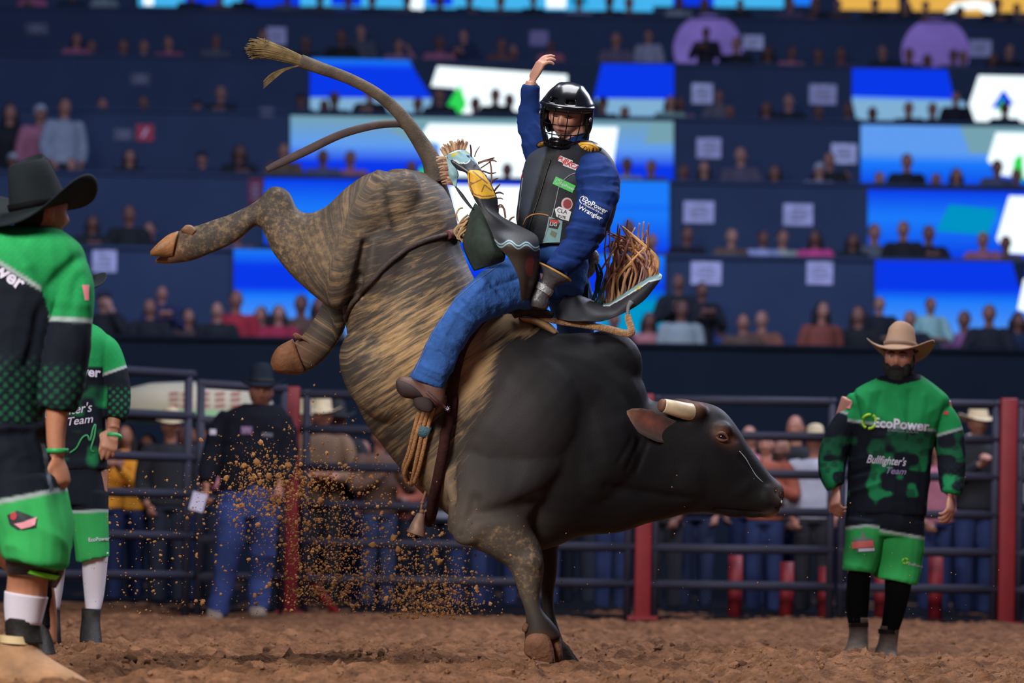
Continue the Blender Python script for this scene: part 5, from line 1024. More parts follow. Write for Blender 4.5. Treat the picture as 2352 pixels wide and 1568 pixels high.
# --- man with his back turned, cut by the left edge, nearest to the camera
DN = 10.94
man = empty('person', P(60, 1566, DN), 'man in black hat seen from behind at the left edge, green black jersey, knee brace', 'person')
hc = P(92, 486, DN); hR = rot_face(2.25, .05, .0); hs = 1.06
bm = newbm(); add_head(bm, hc, hR, hs)
pieces(bm, [('T', [(96, 510, DN, .066), (84, 550, DN + .02, .075), (70, 590, DN + .02, .10)]),
    ('L', [(-70, 570, 150, 570, .10, DN), (-110, 640, 150, 640, .12, DN), (-100, 800, 110, 800, .13, DN), (-110, 950, 90, 950, .13, DN), (-110, 1060, 100, 1060, .13, DN)]),
    ('T', [(150, 610, DN - .02, .065), (160, 700, DN - .04, .058), (150, 800, DN - .06, .052), (136, 900, DN - .06, .046), (128, 990, DN - .06, .036), (130, 1045, DN - .06, .030)]),
    ('T', [(-110, 620, DN, .065), (-150, 760, DN, .055), (-150, 950, DN - .05, .04), (-140, 1040, DN - .08, .03)]),
    ('T', [(40, 1060, DN, .12), (66, 1190, DN - .04, .10), (68, 1280, DN - .04, .078), (64, 1330, DN, .074), (58, 1390, DN + .02, .072), (54, 1450, DN + .02, .048), (50, 1500, DN, .045)]),
    ('T', [(-50, 1060, DN + .1, .12), (-10, 1200, DN + .3, .10), (70, 1310, DN + .45, .07), (100, 1400, DN + .55, .05), (106, 1480, DN + .55, .04)])])
add_hand(bm, P(132, 1048, DN - .06), (.18, -.05, -.98), (.80, -.58, .1), thumb=1, curl=(.5, .55, .6, .65), s=1.05, tc=.2, spread=.02)
add_hand(bm, P(-140, 1040, DN - .08), (0, -.1, -.98), (-.8, -.5, .1), thumb=-1, curl=(.5, .55, .6, .65), s=1.05)
body_ = fuse('body', bm, skin_m, man, voxel=.007, smooth=2); paint_skin(body_, hc, hR, hs, (166, 112, 86))
bm = newbm(); ell(bm, hc + hR @ Vector((0, -.030, .016)), (.083, .086, .105), hR); obj('hair', bm, beard, man)
hatmesh('hat', P(88, 474, DN), rot_face(2.75, -.17, -.15), mat('black_felt', L(24, 30, 34), .85, bump=(150, .2, .003), spec=.12, var=(10, .15)), man, cr=(.100, .122), h=.165, brim=.118, curl=.085, droop=.03, band=mat('black_band', L(12, 12, 14), .8, spec=.08), taper=.72)
sh = cloth('jersey', [('L', [(20, 525, 132, 528, .10, DN), (-40, 542, 158, 546, .14, DN), (-100, 580, 186, 574, .17, DN), (-130, 640, 196, 626, .18, DN), (-130, 690, 170, 690, .19, DN), (-130, 740, 140, 740, .20, DN), (-125, 850, 118, 850, .20, DN), (-125, 950, 104, 950, .20, DN), (-125, 1000, 100, 1000, .19, DN)]),
    ('T', [(100, 600, DN - .01, .08), (140, 625, DN - .02, .092), (157, 680, DN - .04, .088), (156, 740, DN - .05, .080), (150, 800, DN - .06, .084), (142, 860, DN - .06, .082), (134, 915, DN - .06, .072), (131, 938, DN - .06, .066)]),
    ('T', [(-110, 610, DN, .10), (-150, 700, DN, .09), (-155, 800, DN, .085), (-150, 930, DN - .04, .07)])], jersey_m, man, voxel=.0085, smooth=3, wr=(4.5, 4, 5, .007), seed=41,
    folds=((170, 600, 110, 660, 14, -.012), (180, 640, 150, 740, 12, -.008), (190, 700, 120, 690, 10, .006), (60, 620, 110, 720, 14, .01), (95, 700, 60, 840, 12, -.01), (20, 560, 60, 610, 16, .01)))
co = verts(sh); u, v = pix(co); col = np.tile(BK * 1.15, (len(u), 1)); nz = scales(u, v, 13)
gl = np.clip(nz - .35, 0, 1) * (sstep(800, 880, v) * (u < 88) + sstep(830, 850, v) * (u >= 88)); gl = gl * np.where(u < 88, .9, .7); col = col * (1 - gl[:, None]) + s2l((36, 130, 84)) * gl[:, None]
yl = 598 + (u + 10) * .62; yl = np.where(u > 96, 666 + (u - 96) * 3.0, yl); arm = (u > 112) & (v > 560) & (u - 112 > (735 - v) * .10); yl = np.where(arm, 733 + (u - 150) * .06, yl)
hl = .12 * np.clip(scales(u, v, 8) - .5, 0, 1); col = soft(col, G1 * (1.0 + hl * 3)[:, None] + .25 * G2 * sstep(640, 540, v)[:, None], sstep(4, -4, v - yl)); col = soft(col, SIL, sstep(8, 3, np.abs(v - yl)) * ((u < 96) | arm)); paint(sh, col); t_ = bvh(sh)
print_on('EcoPower', t_, -28, 600, 34, 34, jersey_white, sh, D=DN, bold=.03, lift=.006); patch_on([(188, 655), (203, 655), (202, 690), (194, 690)], t_, pink_print, sh, D=DN, lift=.004)
so = cloth('shorts', [('L', [(-125, 970, 104, 975, .19, DN), (-120, 1050, 122, 1050, .20, DN), (-112, 1120, 134, 1118, .19, DN)]), ('L', [(-30, 1100, 132, 1100, .17, DN - .03), (-14, 1170, 150, 1160, .165, DN - .05), (4, 1240, 158, 1220, .155, DN - .06), (14, 1278, 152, 1302, .15, DN - .06)]),
    ('L', [(-120, 1060, 40, 1100, .17, DN + .12), (-90, 1160, 56, 1180, .16, DN + .25), (-50, 1230, 40, 1240, .15, DN + .33)])], jersey_m, man, voxel=.0085, smooth=3, wr=(5, 4, 6, .016), seed=43)
co = verts(so); u, v = pix(co); col = np.tile(BK * 1.1, (len(u), 1)); yl = 1152 - (u - 0) * .20; col = soft(col, G2, sstep(-4, 4, v - yl)); col = soft(col, SIL, sstep(8, 3, np.abs(v - yl))); col[(v < yl) & (np.abs(u - (96 + (v - 1000) * .18)) < 5) & (v > 1020)] = s2l((90, 100, 112)); paint(so, col); t_ = bvh(so)
patch_on([(18, 1182), (40, 1172), (84, 1190), (82, 1210), (40, 1215), (24, 1204)], t_, mat('badge_dark', L(40, 50, 56), .6), so, D=DN, lift=.005); patch_on([(34, 1202), (60, 1196), (84, 1188), (80, 1206), (50, 1214)], t_, mat('badge_pink', L(226, 150, 165), .6), so, D=DN, lift=.008); patch_on(oval(33, 1184, 7, 9), t_, mat('badge_red', L(180, 60, 70), .6), so, D=DN, lift=.008)
bm = newbm(); loft(bm, [(14, 1268, 142, 1280, .10, DN - .03), (14, 1300, 140, 1312, .098, DN - .03), (16, 1318, 126, 1326, .09, DN - .02)], k=4, n=24); kb = obj('knee_brace', bm, brace_m, man); bm = newbm(); loft(bm, [(52, 1302, 142, 1322, .099, DN - .035), (54, 1310, 132, 1332, .097, DN - .035)], k=3, n=24); obj('lime_edge', bm, lime, kb)
bm = newbm(); ptube(bm, [(128, 1286, DN - .05, .02), (134, 1310, DN - .05, .022), (122, 1345, DN - .02, .014)], n=10); obj('hinge', bm, brace_m, kb)
bm = newbm(); loft(bm, [(11, 1356, 110, 1372, .079, DN + .01), (10, 1390, 104, 1396, .076, DN + .02), (12, 1425, 94, 1436, .062, DN + .02)], k=4, n=24); obj('sock', bm, sock_m, man)
bm = newbm(); loft(bm, [(13, 1416, 92, 1424, .066, DN + .02), (12, 1445, 92, 1450, .064, DN + .02), (16, 1472, 98, 1478, .062, DN + .01)], k=4, n=24); obj('ankle_brace', bm, blk_boot, man)
b_ = shoe('boot', man, tan_boot, [(6, 1462, 84, 1470, .062, DN + .02), (-6, 1490, 96, 1496, .066, DN), (-24, 1520, 130, 1520, .072, DN - .04), (-26, 1545, 180, 1548, .075, DN - .06), (-22, 1566, 206, 1568, .074, DN - .06), (-10, 1578, 196, 1578, .066, DN - .06)])
bm = newbm(); loft(bm, [(-2, 1456, 72, 1462, .07, DN + .01), (0, 1474, 78, 1480, .072, DN + .005)], k=3, n=22, caps=False); obj('pale_strap', bm, mat('pale_strap', L(196, 172, 130), .7), b_)
bm = newbm(); loft(bm, [(64, 1300, 112, 1310, .085, DN + .45), (74, 1350, 122, 1356, .07, DN + .5), (86, 1400, 122, 1402, .06, DN + .55), (90, 1440, 120, 1440, .055, DN + .55)], k=4, n=20); obj('leg_sleeve', bm, blk_cloth, man)
shoe('boot', man, blk_boot, [(92, 1396, 114, 1400, .05, DN + .55), (90, 1440, 116, 1442, .06, DN + .55), (88, 1478, 122, 1482, .08, DN + .5), (90, 1500, 126, 1502, .09, DN + .46)])
bm = newbm(); ptube(bm, [(131, 1030, DN - .06, .041), (131, 1040, DN - .06, .040)], n=20, k=2, caps=False); obj('wristband', bm, rubber_grn, man).modifiers.new('t', 'SOLIDIFY').thickness = .006

# --- man half hidden behind him
DS = 15.05
man = empty('person', P(208, 1480, DS), 'man in green black jersey and white socks, half hidden behind the man with black hat', 'person')
hc = P(163, 668, DS); hR = rot_face(.5, .1, .0); hs = 1.0
bm = newbm(); add_head(bm, hc, hR, hs)
pieces(bm, [('T', [(163, 690, DS, .06), (163, 730, DS, .066), (163, 765, DS, .09)]),
    ('L', [(95, 765, 232, 770, .09, DS), (86, 830, 238, 830, .11, DS), (96, 960, 232, 960, .11, DS), (100, 1060, 236, 1060, .11, DS)]),
    ('T', [(232, 786, DS, .058), (256, 850, DS + .02, .05), (266, 920, DS, .042), (260, 985, DS - .05, .031)]),
    ('T', [(95, 790, DS, .058), (70, 870, DS, .05), (64, 960, DS - .04, .04), (76, 1020, DS - .08, .03)]),
    ('T', [(200, 1080, DS, .10), (208, 1200, DS, .085), (216, 1290, DS, .060), (216, 1330, DS + .02, .052), (210, 1400, DS + .03, .034), (208, 1460, DS, .04)]),
    ('T', [(130, 1080, DS, .10), (126, 1200, DS, .085), (122, 1290, DS, .060), (120, 1390, DS + .03, .034), (118, 1460, DS, .04)])])
add_hand(bm, P(259, 988, DS - .05), (-.20, -.3, -.93), (.30, -.95, .1), thumb=1, curl=(.3, .4, .5, .6), s=1.08, tc=.05, spread=.09)
add_hand(bm, P(76, 1022, DS - .08), (.2, -.3, -.93), (-.3, -.95, .1), thumb=-1, curl=(.4, .5, .5, .6), s=1.02)
body_ = fuse('body', bm, skin_m, man, voxel=.006, smooth=2); paint_skin(body_, hc, hR, hs, (168, 118, 96)); add_eyes(man, hc, hR, hs)
bm = newbm(); ell(bm, hc + hR @ Vector((0, -.024, .014)), (.08, .084, .10), hR); obj('hair', bm, beard, man)
hatmesh('hat', hc + hR @ Vector((0, -.006, .042)), hR, mat('dark_felt', L(36, 42, 46), .85, spec=.1), man, brim=.085, curl=.065, band=None)
sh = cloth('jersey', [('L', [(124, 742, 204, 742, .08, DS), (96, 758, 232, 758, .115, DS), (76, 785, 254, 790, .14, DS), (80, 850, 246, 850, .15, DS), (86, 950, 240, 950, .15, DS), (88, 1030, 244, 1030, .15, DS), (90, 1078, 246, 1078, .15, DS)]),
    ('T', [(205, 792, DS, .06), (238, 805, DS, .074), (260, 850, DS + .01, .068), (268, 900, DS, .066), (269, 935, DS - .02, .062), (264, 962, DS - .04, .050)]),
    ('T', [(100, 785, DS, .08), (78, 830, DS, .075), (66, 900, DS, .066), (70, 980, DS - .05, .05)])], jersey_m, man, voxel=.0075, smooth=3, wr=(5, 4, 6, .005), seed=51)
co = verts(sh); u, v = pix(co); col = np.tile(BK * 1.05, (len(u), 1)); nz = camo(co, 9); gl = np.clip(nz * 2 - 1.15, 0, 1) * sstep(880, 900, v) * (u < 246) + np.clip(scales(u, v, 9) - .4, 0, 1) * (u >= 246) * sstep(880, 900, v) * (v < 958)
col = col * (1 - gl[:, None]) + s2l((34, 140, 84)) * gl[:, None]; yl = np.where(u < 236, 842, 860 - (u - 236) * .35); sc = .25 * np.clip(scales(u, v, 7) - .55, 0, 1)
col = soft(col, G1 * (1 + sc)[:, None], sstep(3, -3, v - yl)); col = soft(col, SIL, sstep(5, 2, np.abs(v - yl)) * (u > 236)); paint(sh, col); t_ = bvh(sh)
print_on('EcoPower', t_, 165, 852, 22, 4, jersey_white, sh, D=DS, bold=.03, lift=.006); print_on("Bullfighter's", t_, 147, 944, 22, -8, jersey_white, sh, D=DS, shear=.35, lift=.006, bold=.005, sx=.86); print_on('Team', t_, 181, 966, 19, -8, jersey_white, sh, D=DS, shear=.35, lift=.006, bold=.005)
line_on([(160, 1040), (176, 1028), (188, 1006), (200, 1000), (206, 1012), (212, 986), (218, 975), (216, 1000), (208, 1030), (214, 1038)], t_, .005, mat('green_print', L(40, 130, 80), .6), sh, D=DS, lift=.004, name='animal_mark')
so = cloth('shorts', [('L', [(92, 1060, 242, 1062, .14, DS), (92, 1110, 246, 1110, .145, DS), (96, 1160, 248, 1160, .14, DS)]), ('L', [(158, 1130, 248, 1130, .125, DS), (164, 1200, 249, 1200, .12, DS), (172, 1260, 250, 1258, .115, DS), (176, 1290, 250, 1280, .112, DS)]), ('L', [(92, 1130, 164, 1130, .125, DS), (88, 1200, 160, 1200, .12, DS), (84, 1280, 158, 1285, .112, DS)])], jersey_m, man, voxel=.0075, smooth=3, wr=(9, 4, 3, .006), seed=57)
co = verts(so); u, v = pix(co); col = np.tile(BK * 1.15, (len(u), 1)); yl = 1174 + (u - 200) * -.03; col = soft(col, G2 * .85, sstep(-3, 3, v - yl)); col = soft(col, SIL, sstep(5, 2, np.abs(v - yl))); paint(so, col); t_ = bvh(so)
print_on('EcoPower', t_, 226, 1238, 9, -4, jersey_white, so, D=DS, bold=.02, lift=.005, sx=.9)
for rows in ([(188, 1272, 249, 1268, .072, DS), (190, 1320, 244, 1318, .066, DS + .02), (194, 1370, 238, 1370, .052, DS + .03), (198, 1402, 230, 1402, .042, DS + .02)], [(94, 1280, 152, 1280, .072, DS), (96, 1340, 146, 1340, .06, DS + .02), (102, 1402, 136, 1402, .045, DS + .02)]):
    bm = newbm(); loft(bm, rows, k=4, n=20); obj('sock', bm, sock_m, man)
for rows in ([(188, 1396, 232, 1398, .055, DS + .02), (187, 1425, 230, 1425, .055, DS), (184, 1455, 232, 1456, .075, DS - .04), (184, 1478, 234, 1480, .09, DS - .08)], [(98, 1396, 138, 1398, .055, DS + .02), (96, 1425, 138, 1425, .055, DS), (92, 1478, 140, 1480, .09, DS - .08)]): shoe('boot', man, blk_boot, rows)
bm = newbm(); ptube(bm, [(262, 999, DS - .055, .040), (261, 1006, DS - .06, .040)], n=20, k=2, caps=False); obj('wristband', bm, rubber_grn, man).modifiers.new('t', 'SOLIDIFY').thickness = .006

# --- man in black with hat and jeans before the fence
DJ = 21.5
man = empty('person', P(560, 1424, DJ), 'man in black hat, black jacket and jeans holding a white paper by the fence', 'person')
hc = P(600, 900, DJ); hR = rot_face(.10, .12, .0); hs = 1.0
bm = newbm(); add_head(bm, hc, hR, hs)
pieces(bm, [('T', [(598, 915, DJ, .058), (598, 945, DJ, .066), (596, 970, DJ, .09)]), ('L', [(536, 960, 652, 960, .10, DJ), (520, 1020, 650, 1020, .11, DJ), (512, 1120, 640, 1120, .11, DJ)]),
    ('T', [(524, 965, DJ, .06), (496, 1020, DJ, .05), (480, 1075, DJ - .03, .04), (474, 1118, DJ - .1, .03)]), ('T', [(650, 965, DJ, .06), (660, 1020, DJ, .05), (652, 1075, DJ - .04, .04), (644, 1110, DJ - .1, .03)]),
    ('T', [(540, 1130, DJ, .1), (528, 1260, DJ - .05, .07), (510, 1350, DJ, .055), (496, 1410, DJ - .05, .04)]), ('T', [(610, 1130, DJ, .1), (606, 1260, DJ, .07), (594, 1350, DJ + .08, .055), (590, 1405, DJ + .06, .04)])])
add_hand(bm, P(474, 1118, DJ - .1), (-.1, -.3, -.93), (-.8, -.5, 0), thumb=1, curl=(.8, .9, .9, .9), s=1.05); add_hand(bm, P(644, 1110, DJ - .1), (-.1, -.3, -.93), (.8, -.5, 0), thumb=-1, curl=(.6, .7, .7, .7), s=1.05)
body_ = fuse('body', bm, skin_m, man, voxel=.007, smooth=2); paint_skin(body_, hc, hR, hs, (158, 106, 88), stub=.45); add_eyes(man, hc, hR, hs)
bm = newbm(); ell(bm, hc + hR @ Vector((0, -.034, .0)), (.084, .078, .118), hR); obj('hair', bm, beard, man)
hatmesh('hat', hc + hR @ Vector((0, -.010, .064)), hR @ Matrix.Rotation(.10, 3, 'X'), mat('black_felt_hat', L(30, 38, 50), .85, spec=.1), man, cr=(.09, .108), h=.13, brim=.085, curl=.04, droop=.02, band=mat('dark_band', L(20, 20, 26), .7))
jk = mat('black_jacket', L(20, 22, 32), .85, var=(6, .2), spec=.1)
sh = cloth('jacket', [('L', [(560, 930, 636, 930, .085, DJ), (528, 942, 656, 944, .12, DJ), (506, 965, 666, 968, .15, DJ), (508, 1030, 656, 1030, .16, DJ), (506, 1090, 648, 1090, .155, DJ), (502, 1128, 646, 1128, .15, DJ)]), ('T', [(532, 962, DJ, .09), (508, 990, DJ, .088), (492, 1035, DJ, .078), (480, 1080, DJ - .04, .068), (475, 1108, DJ - .09, .055)]), ('T', [(644, 962, DJ, .09), (656, 995, DJ, .085), (660, 1035, DJ, .075), (654, 1080, DJ - .04, .066), (646, 1104, DJ - .09, .055)])], jk, man, voxel=.012, smooth=3, wr=(5, 4, 6, .008), seed=61); t_ = bvh(sh)
patch_on(quad(567, 988, 26, 18, 0), t_, mat('violet_badge', L(96, 70, 112), .6), sh, D=DJ, lift=.006); patch_on(quad(614, 998, 24, 9, 5), t_, mat('grey_badge', L(90, 92, 112), .6), sh, D=DJ, lift=.006); patch_on(quad(490, 992, 14, 12, 0), t_, jersey_white, sh, D=DJ, lift=.006)
print_on('W', t_, 567, 988, 14, 0, mat('badge_letter', L(150, 120, 160), .6), sh, D=DJ, lift=.01, bold=.03)
cloth('jeans', [('L', [(508, 1105, 644, 1105, .14, DJ), (502, 1150, 642, 1150, .15, DJ), (500, 1190, 636, 1190, .14, DJ)]), ('L', [(500, 1160, 574, 1170, .13, DJ - .02), (496, 1240, 562, 1250, .12, DJ - .05), (488, 1330, 540, 1336, .1, DJ), (476, 1412, 522, 1416, .095, DJ)]), ('L', [(572, 1165, 640, 1165, .13, DJ), (574, 1240, 634, 1245, .12, DJ + .02), (572, 1330, 622, 1330, .1, DJ + .08), (568, 1404, 616, 1406, .095, DJ + .08)])], mat('dark_denim', L(30, 48, 104), .85, var=(6, .3)), man, voxel=.012, smooth=3, wr=(5, 4, 7, .008), seed=67)
for x, y, dd in ((494, 1412, 0), (592, 1404, .08)): shoe('boot', man, dusty_boot, [(x - 18, y - 14, x + 18, y - 14, .08, DJ + dd), (x - 20, y + 2, x + 20, y + 2, .12, DJ + dd - .05), (x - 20, y + 12, x + 20, y + 12, .12, DJ + dd - .05)])
bm = newbm(); box(bm, P(455, 1152, DJ - .16), (.10, .012, .13), Matrix.Rotation(.25, 3, 'Y')); tag(obj('paper', bm, mat('paper', L(190, 186, 214), .8), smooth=False), 'white folded paper held by the man in the black jacket', 'paper')
# ------------------------------------------------------------------ arena fence
rail_m = mat('grey_rail', L(50, 50, 66), .65, var=(4, .15), spec=.2); red_m = mat('red_post_paint', L(128, 24, 34), .6, var=(5, .2)); shade_floor = mat('shade_black', L(18, 18, 24), .9, spec=.1)
def gpt(px, D, z=0.0):                                             # world point at a photo column, depth and height
    p = P(px, HY, D); return Vector((p.x - z * math.tan(ROLL) * 0, D, z))
RZ = (1.63, 1.37, 1.09, .81, .53, .26)
def fence(a, b, label, rz=RZ, mids=2):
    root = empty('fence_panel', (a + b) / 2 * 1.0, label, 'fence', 'grey pipe fence panels'); root.location.z = 0
    for z in rz: bm = newbm(); tube(bm, [Vector((a.x, a.y, z)), Vector((b.x, b.y, z))], .034, n=10, k=1, flat=1.0); obj('rail', bm, rail_m, root)
    for t in np.linspace(0.02, .98, mids): p = a.lerp(b, t); bm = newbm(); tube(bm, [Vector((p.x, p.y, -.03)), Vector((p.x, p.y, rz[0] + .03))], .03, n=10, k=1); obj('upright', bm, rail_m, root)
FY = 22.6
fence(gpt(-260, 20.2), gpt(440, 21.9), 'grey pipe fence panel left of the man in black', rz=(1.72, 1.42, 1.12, .86, .56, .28)); fence(gpt(452, 21.95), gpt(650, 22.55), 'short grey fence panel right behind the man in black', rz=(1.66, 1.40, 1.10, .83, .54, .27))
fence(gpt(684, FY), gpt(1458, FY), 'grey fence panel behind the belly of the bull'); fence(gpt(1496, FY), gpt(1915, FY), 'grey fence panel behind the head of the bull'); fence(gpt(1925, FY), gpt(2290, FY), 'grey fence panel behind the bearded man'); fence(gpt(2332, FY), gpt(2700, FY), 'grey fence panel at the right edge')
def post(px, w, top, label, D=FY, brace=0):
    bm = newbm(); p = gpt(px, D); s = w * D / F; z1 = (HY + .0157 * (px - CX) - top) * D / F + CAMZ; box(bm, Vector((p.x, D, z1 / 2 - .02)), (s, s, z1 + .04)); o = obj('red_post', bm, red_m, smooth=False); m = o.modifiers.new('b', 'BEVEL'); m.width = .012; m.segments = 2; o.data.shade_smooth()
    tag(o, label, 'post', 'red fence posts'); bm = newbm(); box(bm, Vector((p.x, D, .01)), (s * 1.8, s * 1.6, .03)); obj('base_plate', bm, red_m, o, smooth=False)
    if brace: bm = newbm(); tube(bm, [Vector((p.x, D + .05, .45)), Vector((p.x + brace, D + .05, .0))], .03, n=8, k=1); obj('brace', bm, red_m, o)
post(667, 34, 888, 'red fence post right of the man in black', brace=.35); post(1477, 38, 905, 'red fence post below the neck of the bull'); post(2311, 38, 915, 'tall red fence post at the right edge')
for px, top, lab in ((1690, 1275, 'short red leg behind the fence under the bull muzzle'), (1808, 1290, 'thin pink red leg behind the fence left of the bearded man'), (1897, 1300, 'short red leg beside the knee of the bearded man'), (2026, 1300, 'short red leg between the boots of the bearded man'), (2150, 1260, 'short red leg right of the bearded man')):
    p = gpt(px, FY + .5); D = FY + .5; z1 = (HY + .0157 * (px - CX) - top) * D / F + CAMZ; bm = newbm(); tube(bm, [Vector((p.x, D, -.02)), Vector((p.x, D, z1))], .055, n=12, k=1); tag(obj('stool_leg', bm, red_m), lab, 'post', 'short red legs')
bm = newbm(); box(bm, (0, 31.2, -.03), (60, 17.0, .10)); struct(obj('trim_shade', bm, shade_floor, smooth=False))  # black floor added to stand in for the darkness beyond the fence
# pale parasol behind the fence
D = 25.6; cvm = mat('parasol_cloth', L(190, 182, 160), .8, var=(3, .12)); par = empty('parasol', gpt(470, D), 'cream parasol with green trim behind the fence, left of the man in black', 'parasol')
bm = newbm(); n = 8; rows = []
for r_, y in ((.02, 876), (.35, 884), (.62, 905), (.72, 962)):
    c = P(440, y, D); rows.append([c + Vector((r_ * 1.05 * math.cos(t), r_ * math.sin(t), 0)) for t in np.arange(24) * 2 * math.pi / 24])
skin_rings(bm, rows, caps=False); cp = obj('canopy', bm, cvm, par); cp.modifiers.new('t', 'SOLIDIFY').thickness = .01; t_ = bvh(cp)
bm = newbm(); skin_rings(bm, [[P(440, y, D) + Vector((.735 * 1.05 * math.cos(t), .735 * math.sin(t), 0)) for t in np.arange(24) * 2 * math.pi / 24] for y in (950, 966)], caps=False); obj('trim_band', bm, mat('pale_green_trim', L(150, 200, 150), .7), cp)
for y, k in ((905, 1), (918, 1), (932, 1)):
    for x in (400, 428, 470, 505, 540): patch_on(quad(x, y, 22, 6, -4), t_, mat('faded_red_print', L(160, 96, 88), .8), cp, D=D, lift=.01, name='print')
bm = newbm(); tube(bm, [Vector((P(440, 900, D).x, D, 0)), P(440, 880, D)], .025, n=10, k=1); obj('pole', bm, rail_m, par)

# ------------------------------------------------------------------ spectators: a few bodies, copied one by one
crowd_skin = mat('crowd_skin', objcol=True, rough=.55, var=(20, .08)); crowd_top = mat('crowd_top', objcol=True, rough=.85, var=(7, .18)); crowd_hair = mat('crowd_hair', objcol=True, rough=.8, var=(18, .2)); crowd_legs = mat('crowd_trousers', objcol=True, rough=.85, var=(6, .2))
I3 = Matrix.Identity(3)
def proto(sit, pose, seed):
    """body, top, trousers around an origin at the feet (or seat base), facing -y. pose 0 hands low, 1 arms folded on the rail, 2 one hand up, 3 clapping"""
    V = Vector; z = .45 - .0 if sit else .88; sh = z + .50; hc = V((0, -.02, z + .74)); R_ = rot_face(0, .05, 0); r = random.Random(seed)
    arms = {0: [(V((s * .20, 0, sh)), V((s * .26, .02, sh - .28)), V((s * .20, -.14, sh - .48))) for s in (-1, 1)], 1: [(V((s * .20, 0, sh)), V((s * .27, -.10, sh - .26)), V((-s * .04, -.26, sh - .26))) for s in (-1, 1)],
            2: [(V((-.20, 0, sh)), V((-.27, -.05, sh - .27)), V((-.08, -.24, sh - .36))), (V((.20, 0, sh)), V((.32, -.12, sh - .16)), V((.16, -.20, sh + .14)))], 3: [(V((s * .20, 0, sh)), V((s * .28, -.08, sh - .24)), V((s * .03, -.30, sh - .08))) for s in (-1, 1)]}[pose]
    bm = newbm(); add_head(bm, hc, R_, 1.0, ears=True); tube(bm, [hc + V((0, .01, -.06)), hc + V((0, .02, -.16)), hc + V((0, .02, -.22))], [.056, .058, .08], n=12)
    tube(bm, [V((0, .02, sh + .02)), V((0, .01, z + .30)), V((0, 0, z))], [.12, .12, .11], n=14, flat=1.3, side=(1, 0, 0))
    for a, b_, c in arms:
        tube(bm, [a, b_, c], [.05, .042, .03], n=10)
        add_hand(bm, c, (c - b_).normalized(), V((0, -.6, .8)) if pose else V((1 if a.x > 0 else -1, -.3, 0)), thumb=1 if a.x > 0 else -1, curl=(.5, .6, .6, .7))
    hips = [(s * .09, 0, z) for s in (-1, 1)]
    legs = []
    for s in (-1, 1):
        pts = [V((s * .09, 0, z + .02)), V((s * .11, -.30, z + .04)), V((s * .11, -.32, .02 if sit else .4))] if sit else [V((s * .09, 0, z)), V((s * .10, -.01, z * .52)), V((s * .10, .01, .05))]
        legs.append(pts); tube(bm, pts, [.075, .058, .04], n=10)
    body = fuse('spectator_body', bm, crowd_skin, None, voxel=.011, smooth=1)
    bm = newbm(); tube(bm, [V((0, .02, sh + .085)), V((0, .015, sh + .03)), V((0, .01, sh - .08)), V((0, .0, z + .25)), V((0, 0, z + .02))], [.07, .135, .145, .135, .135], n=18, flat=1.35, side=(1, 0, 0))
    for a, b_, c in arms: tube(bm, [a * .86 + V((0, 0, sh * .14)) if False else a + V((-a.x * .25, 0, .01)), a, b_, b_.lerp(c, .82)], [.07, .076, .064, .05], n=10)
    top = fuse('top', bm, crowd_top, None, voxel=.014, smooth=2)
    bm = newbm(); tube(bm, [V((0, 0, z + .10)), V((0, 0, z - .02))], [.12, .125], n=14, flat=1.3, side=(1, 0, 0))
    for pts in legs: tube(bm, pts, [.10, .082, .07], n=10)
    tr = fuse('trousers', bm, crowd_legs, None, voxel=.016, smooth=2)
    out = [o.data for o in (body, top, tr)]
    for o in (body, top, tr): bpy.data.objects.remove(o)
    return (*out, hc)
def wear(kind):
    bm = newbm(); hc = Vector((0, 0, 0)); R_ = rot_face(0, 0, 0)
    if kind == 'short': ell(bm, (0, .022, .018), (.082, .088, .106)); 
    elif kind == 'long':
        ell(bm, (0, .022, .016), (.088, .092, .112)); tube(bm, [Vector((0, .06, .02)), Vector((0, .07, -.12)), Vector((0, .08, -.26))], [.08, .085, .06], n=14, flat=1.3, side=(1, 0, 0))
        for s in (-1, 1): tube(bm, [Vector((s * .075, .01, .03)), Vector((s * .092, .01, -.08)), Vector((s * .085, -.01, -.22))], [.025, .032, .018], n=8)
        o = fuse('hair', bm, crowd_hair, None, voxel=.012, smooth=2); m = o.data; bpy.data.objects.remove(o); return m
    elif kind == 'cap':
        ell(bm, (0, .008, .045), (.086, .102, .085)); tube(bm, [Vector((0, -.06, .052)), Vector((0, -.12, .046)), Vector((0, -.17, .034))], [.07, .065, .03], n=12, flat=.16, side=(0, 0, 1))
        o = fuse('hat', bm, crowd_hair, None, voxel=.010, smooth=1); m = o.data; bpy.data.objects.remove(o); return m
    elif kind == 'hat':
        o = hatmesh('hat', Vector((0, .004, .05)), R_, crowd_hair, None, brim=.08, curl=.04, droop=.02); m = o.data; bpy.data.objects.remove(o); return m
    o = obj('hair', bm, crowd_hair); m = o.data; bpy.data.objects.remove(o); return m
SITP = [proto(True, p, 70 + p) for p in range(4)]; STP = [proto(False, p, 80 + p) for p in (0, 1, 3)]
WEAR = {k: wear(k) for k in ('short', 'long', 'cap', 'hat')}
def person(pr, loc, sc, yaw, skin, top, hair, legs, kind, label, group, nm='spectator'):
    body, tm, lm, hc = pr; o = bpy.data.objects.new(nm, body); COL.objects.link(o); o.location = loc; o.scale = (sc, sc, sc); o.rotation_euler = (0, 0, yaw); o.color = L(*skin); tag(o, label, 'person', group)
    for n_, m_, c_ in (('top', tm, top), ('trousers', lm, legs)):
        p = bpy.data.objects.new(n_, m_); COL.objects.link(p); p.parent = o; p.color = L(*c_)
    if kind != 'bald':
        p = bpy.data.objects.new('hat' if kind in ('cap', 'hat') else 'hair', WEAR[kind]); COL.objects.link(p); p.parent = o; p.color = L(*hair); p.location = hc
    return o
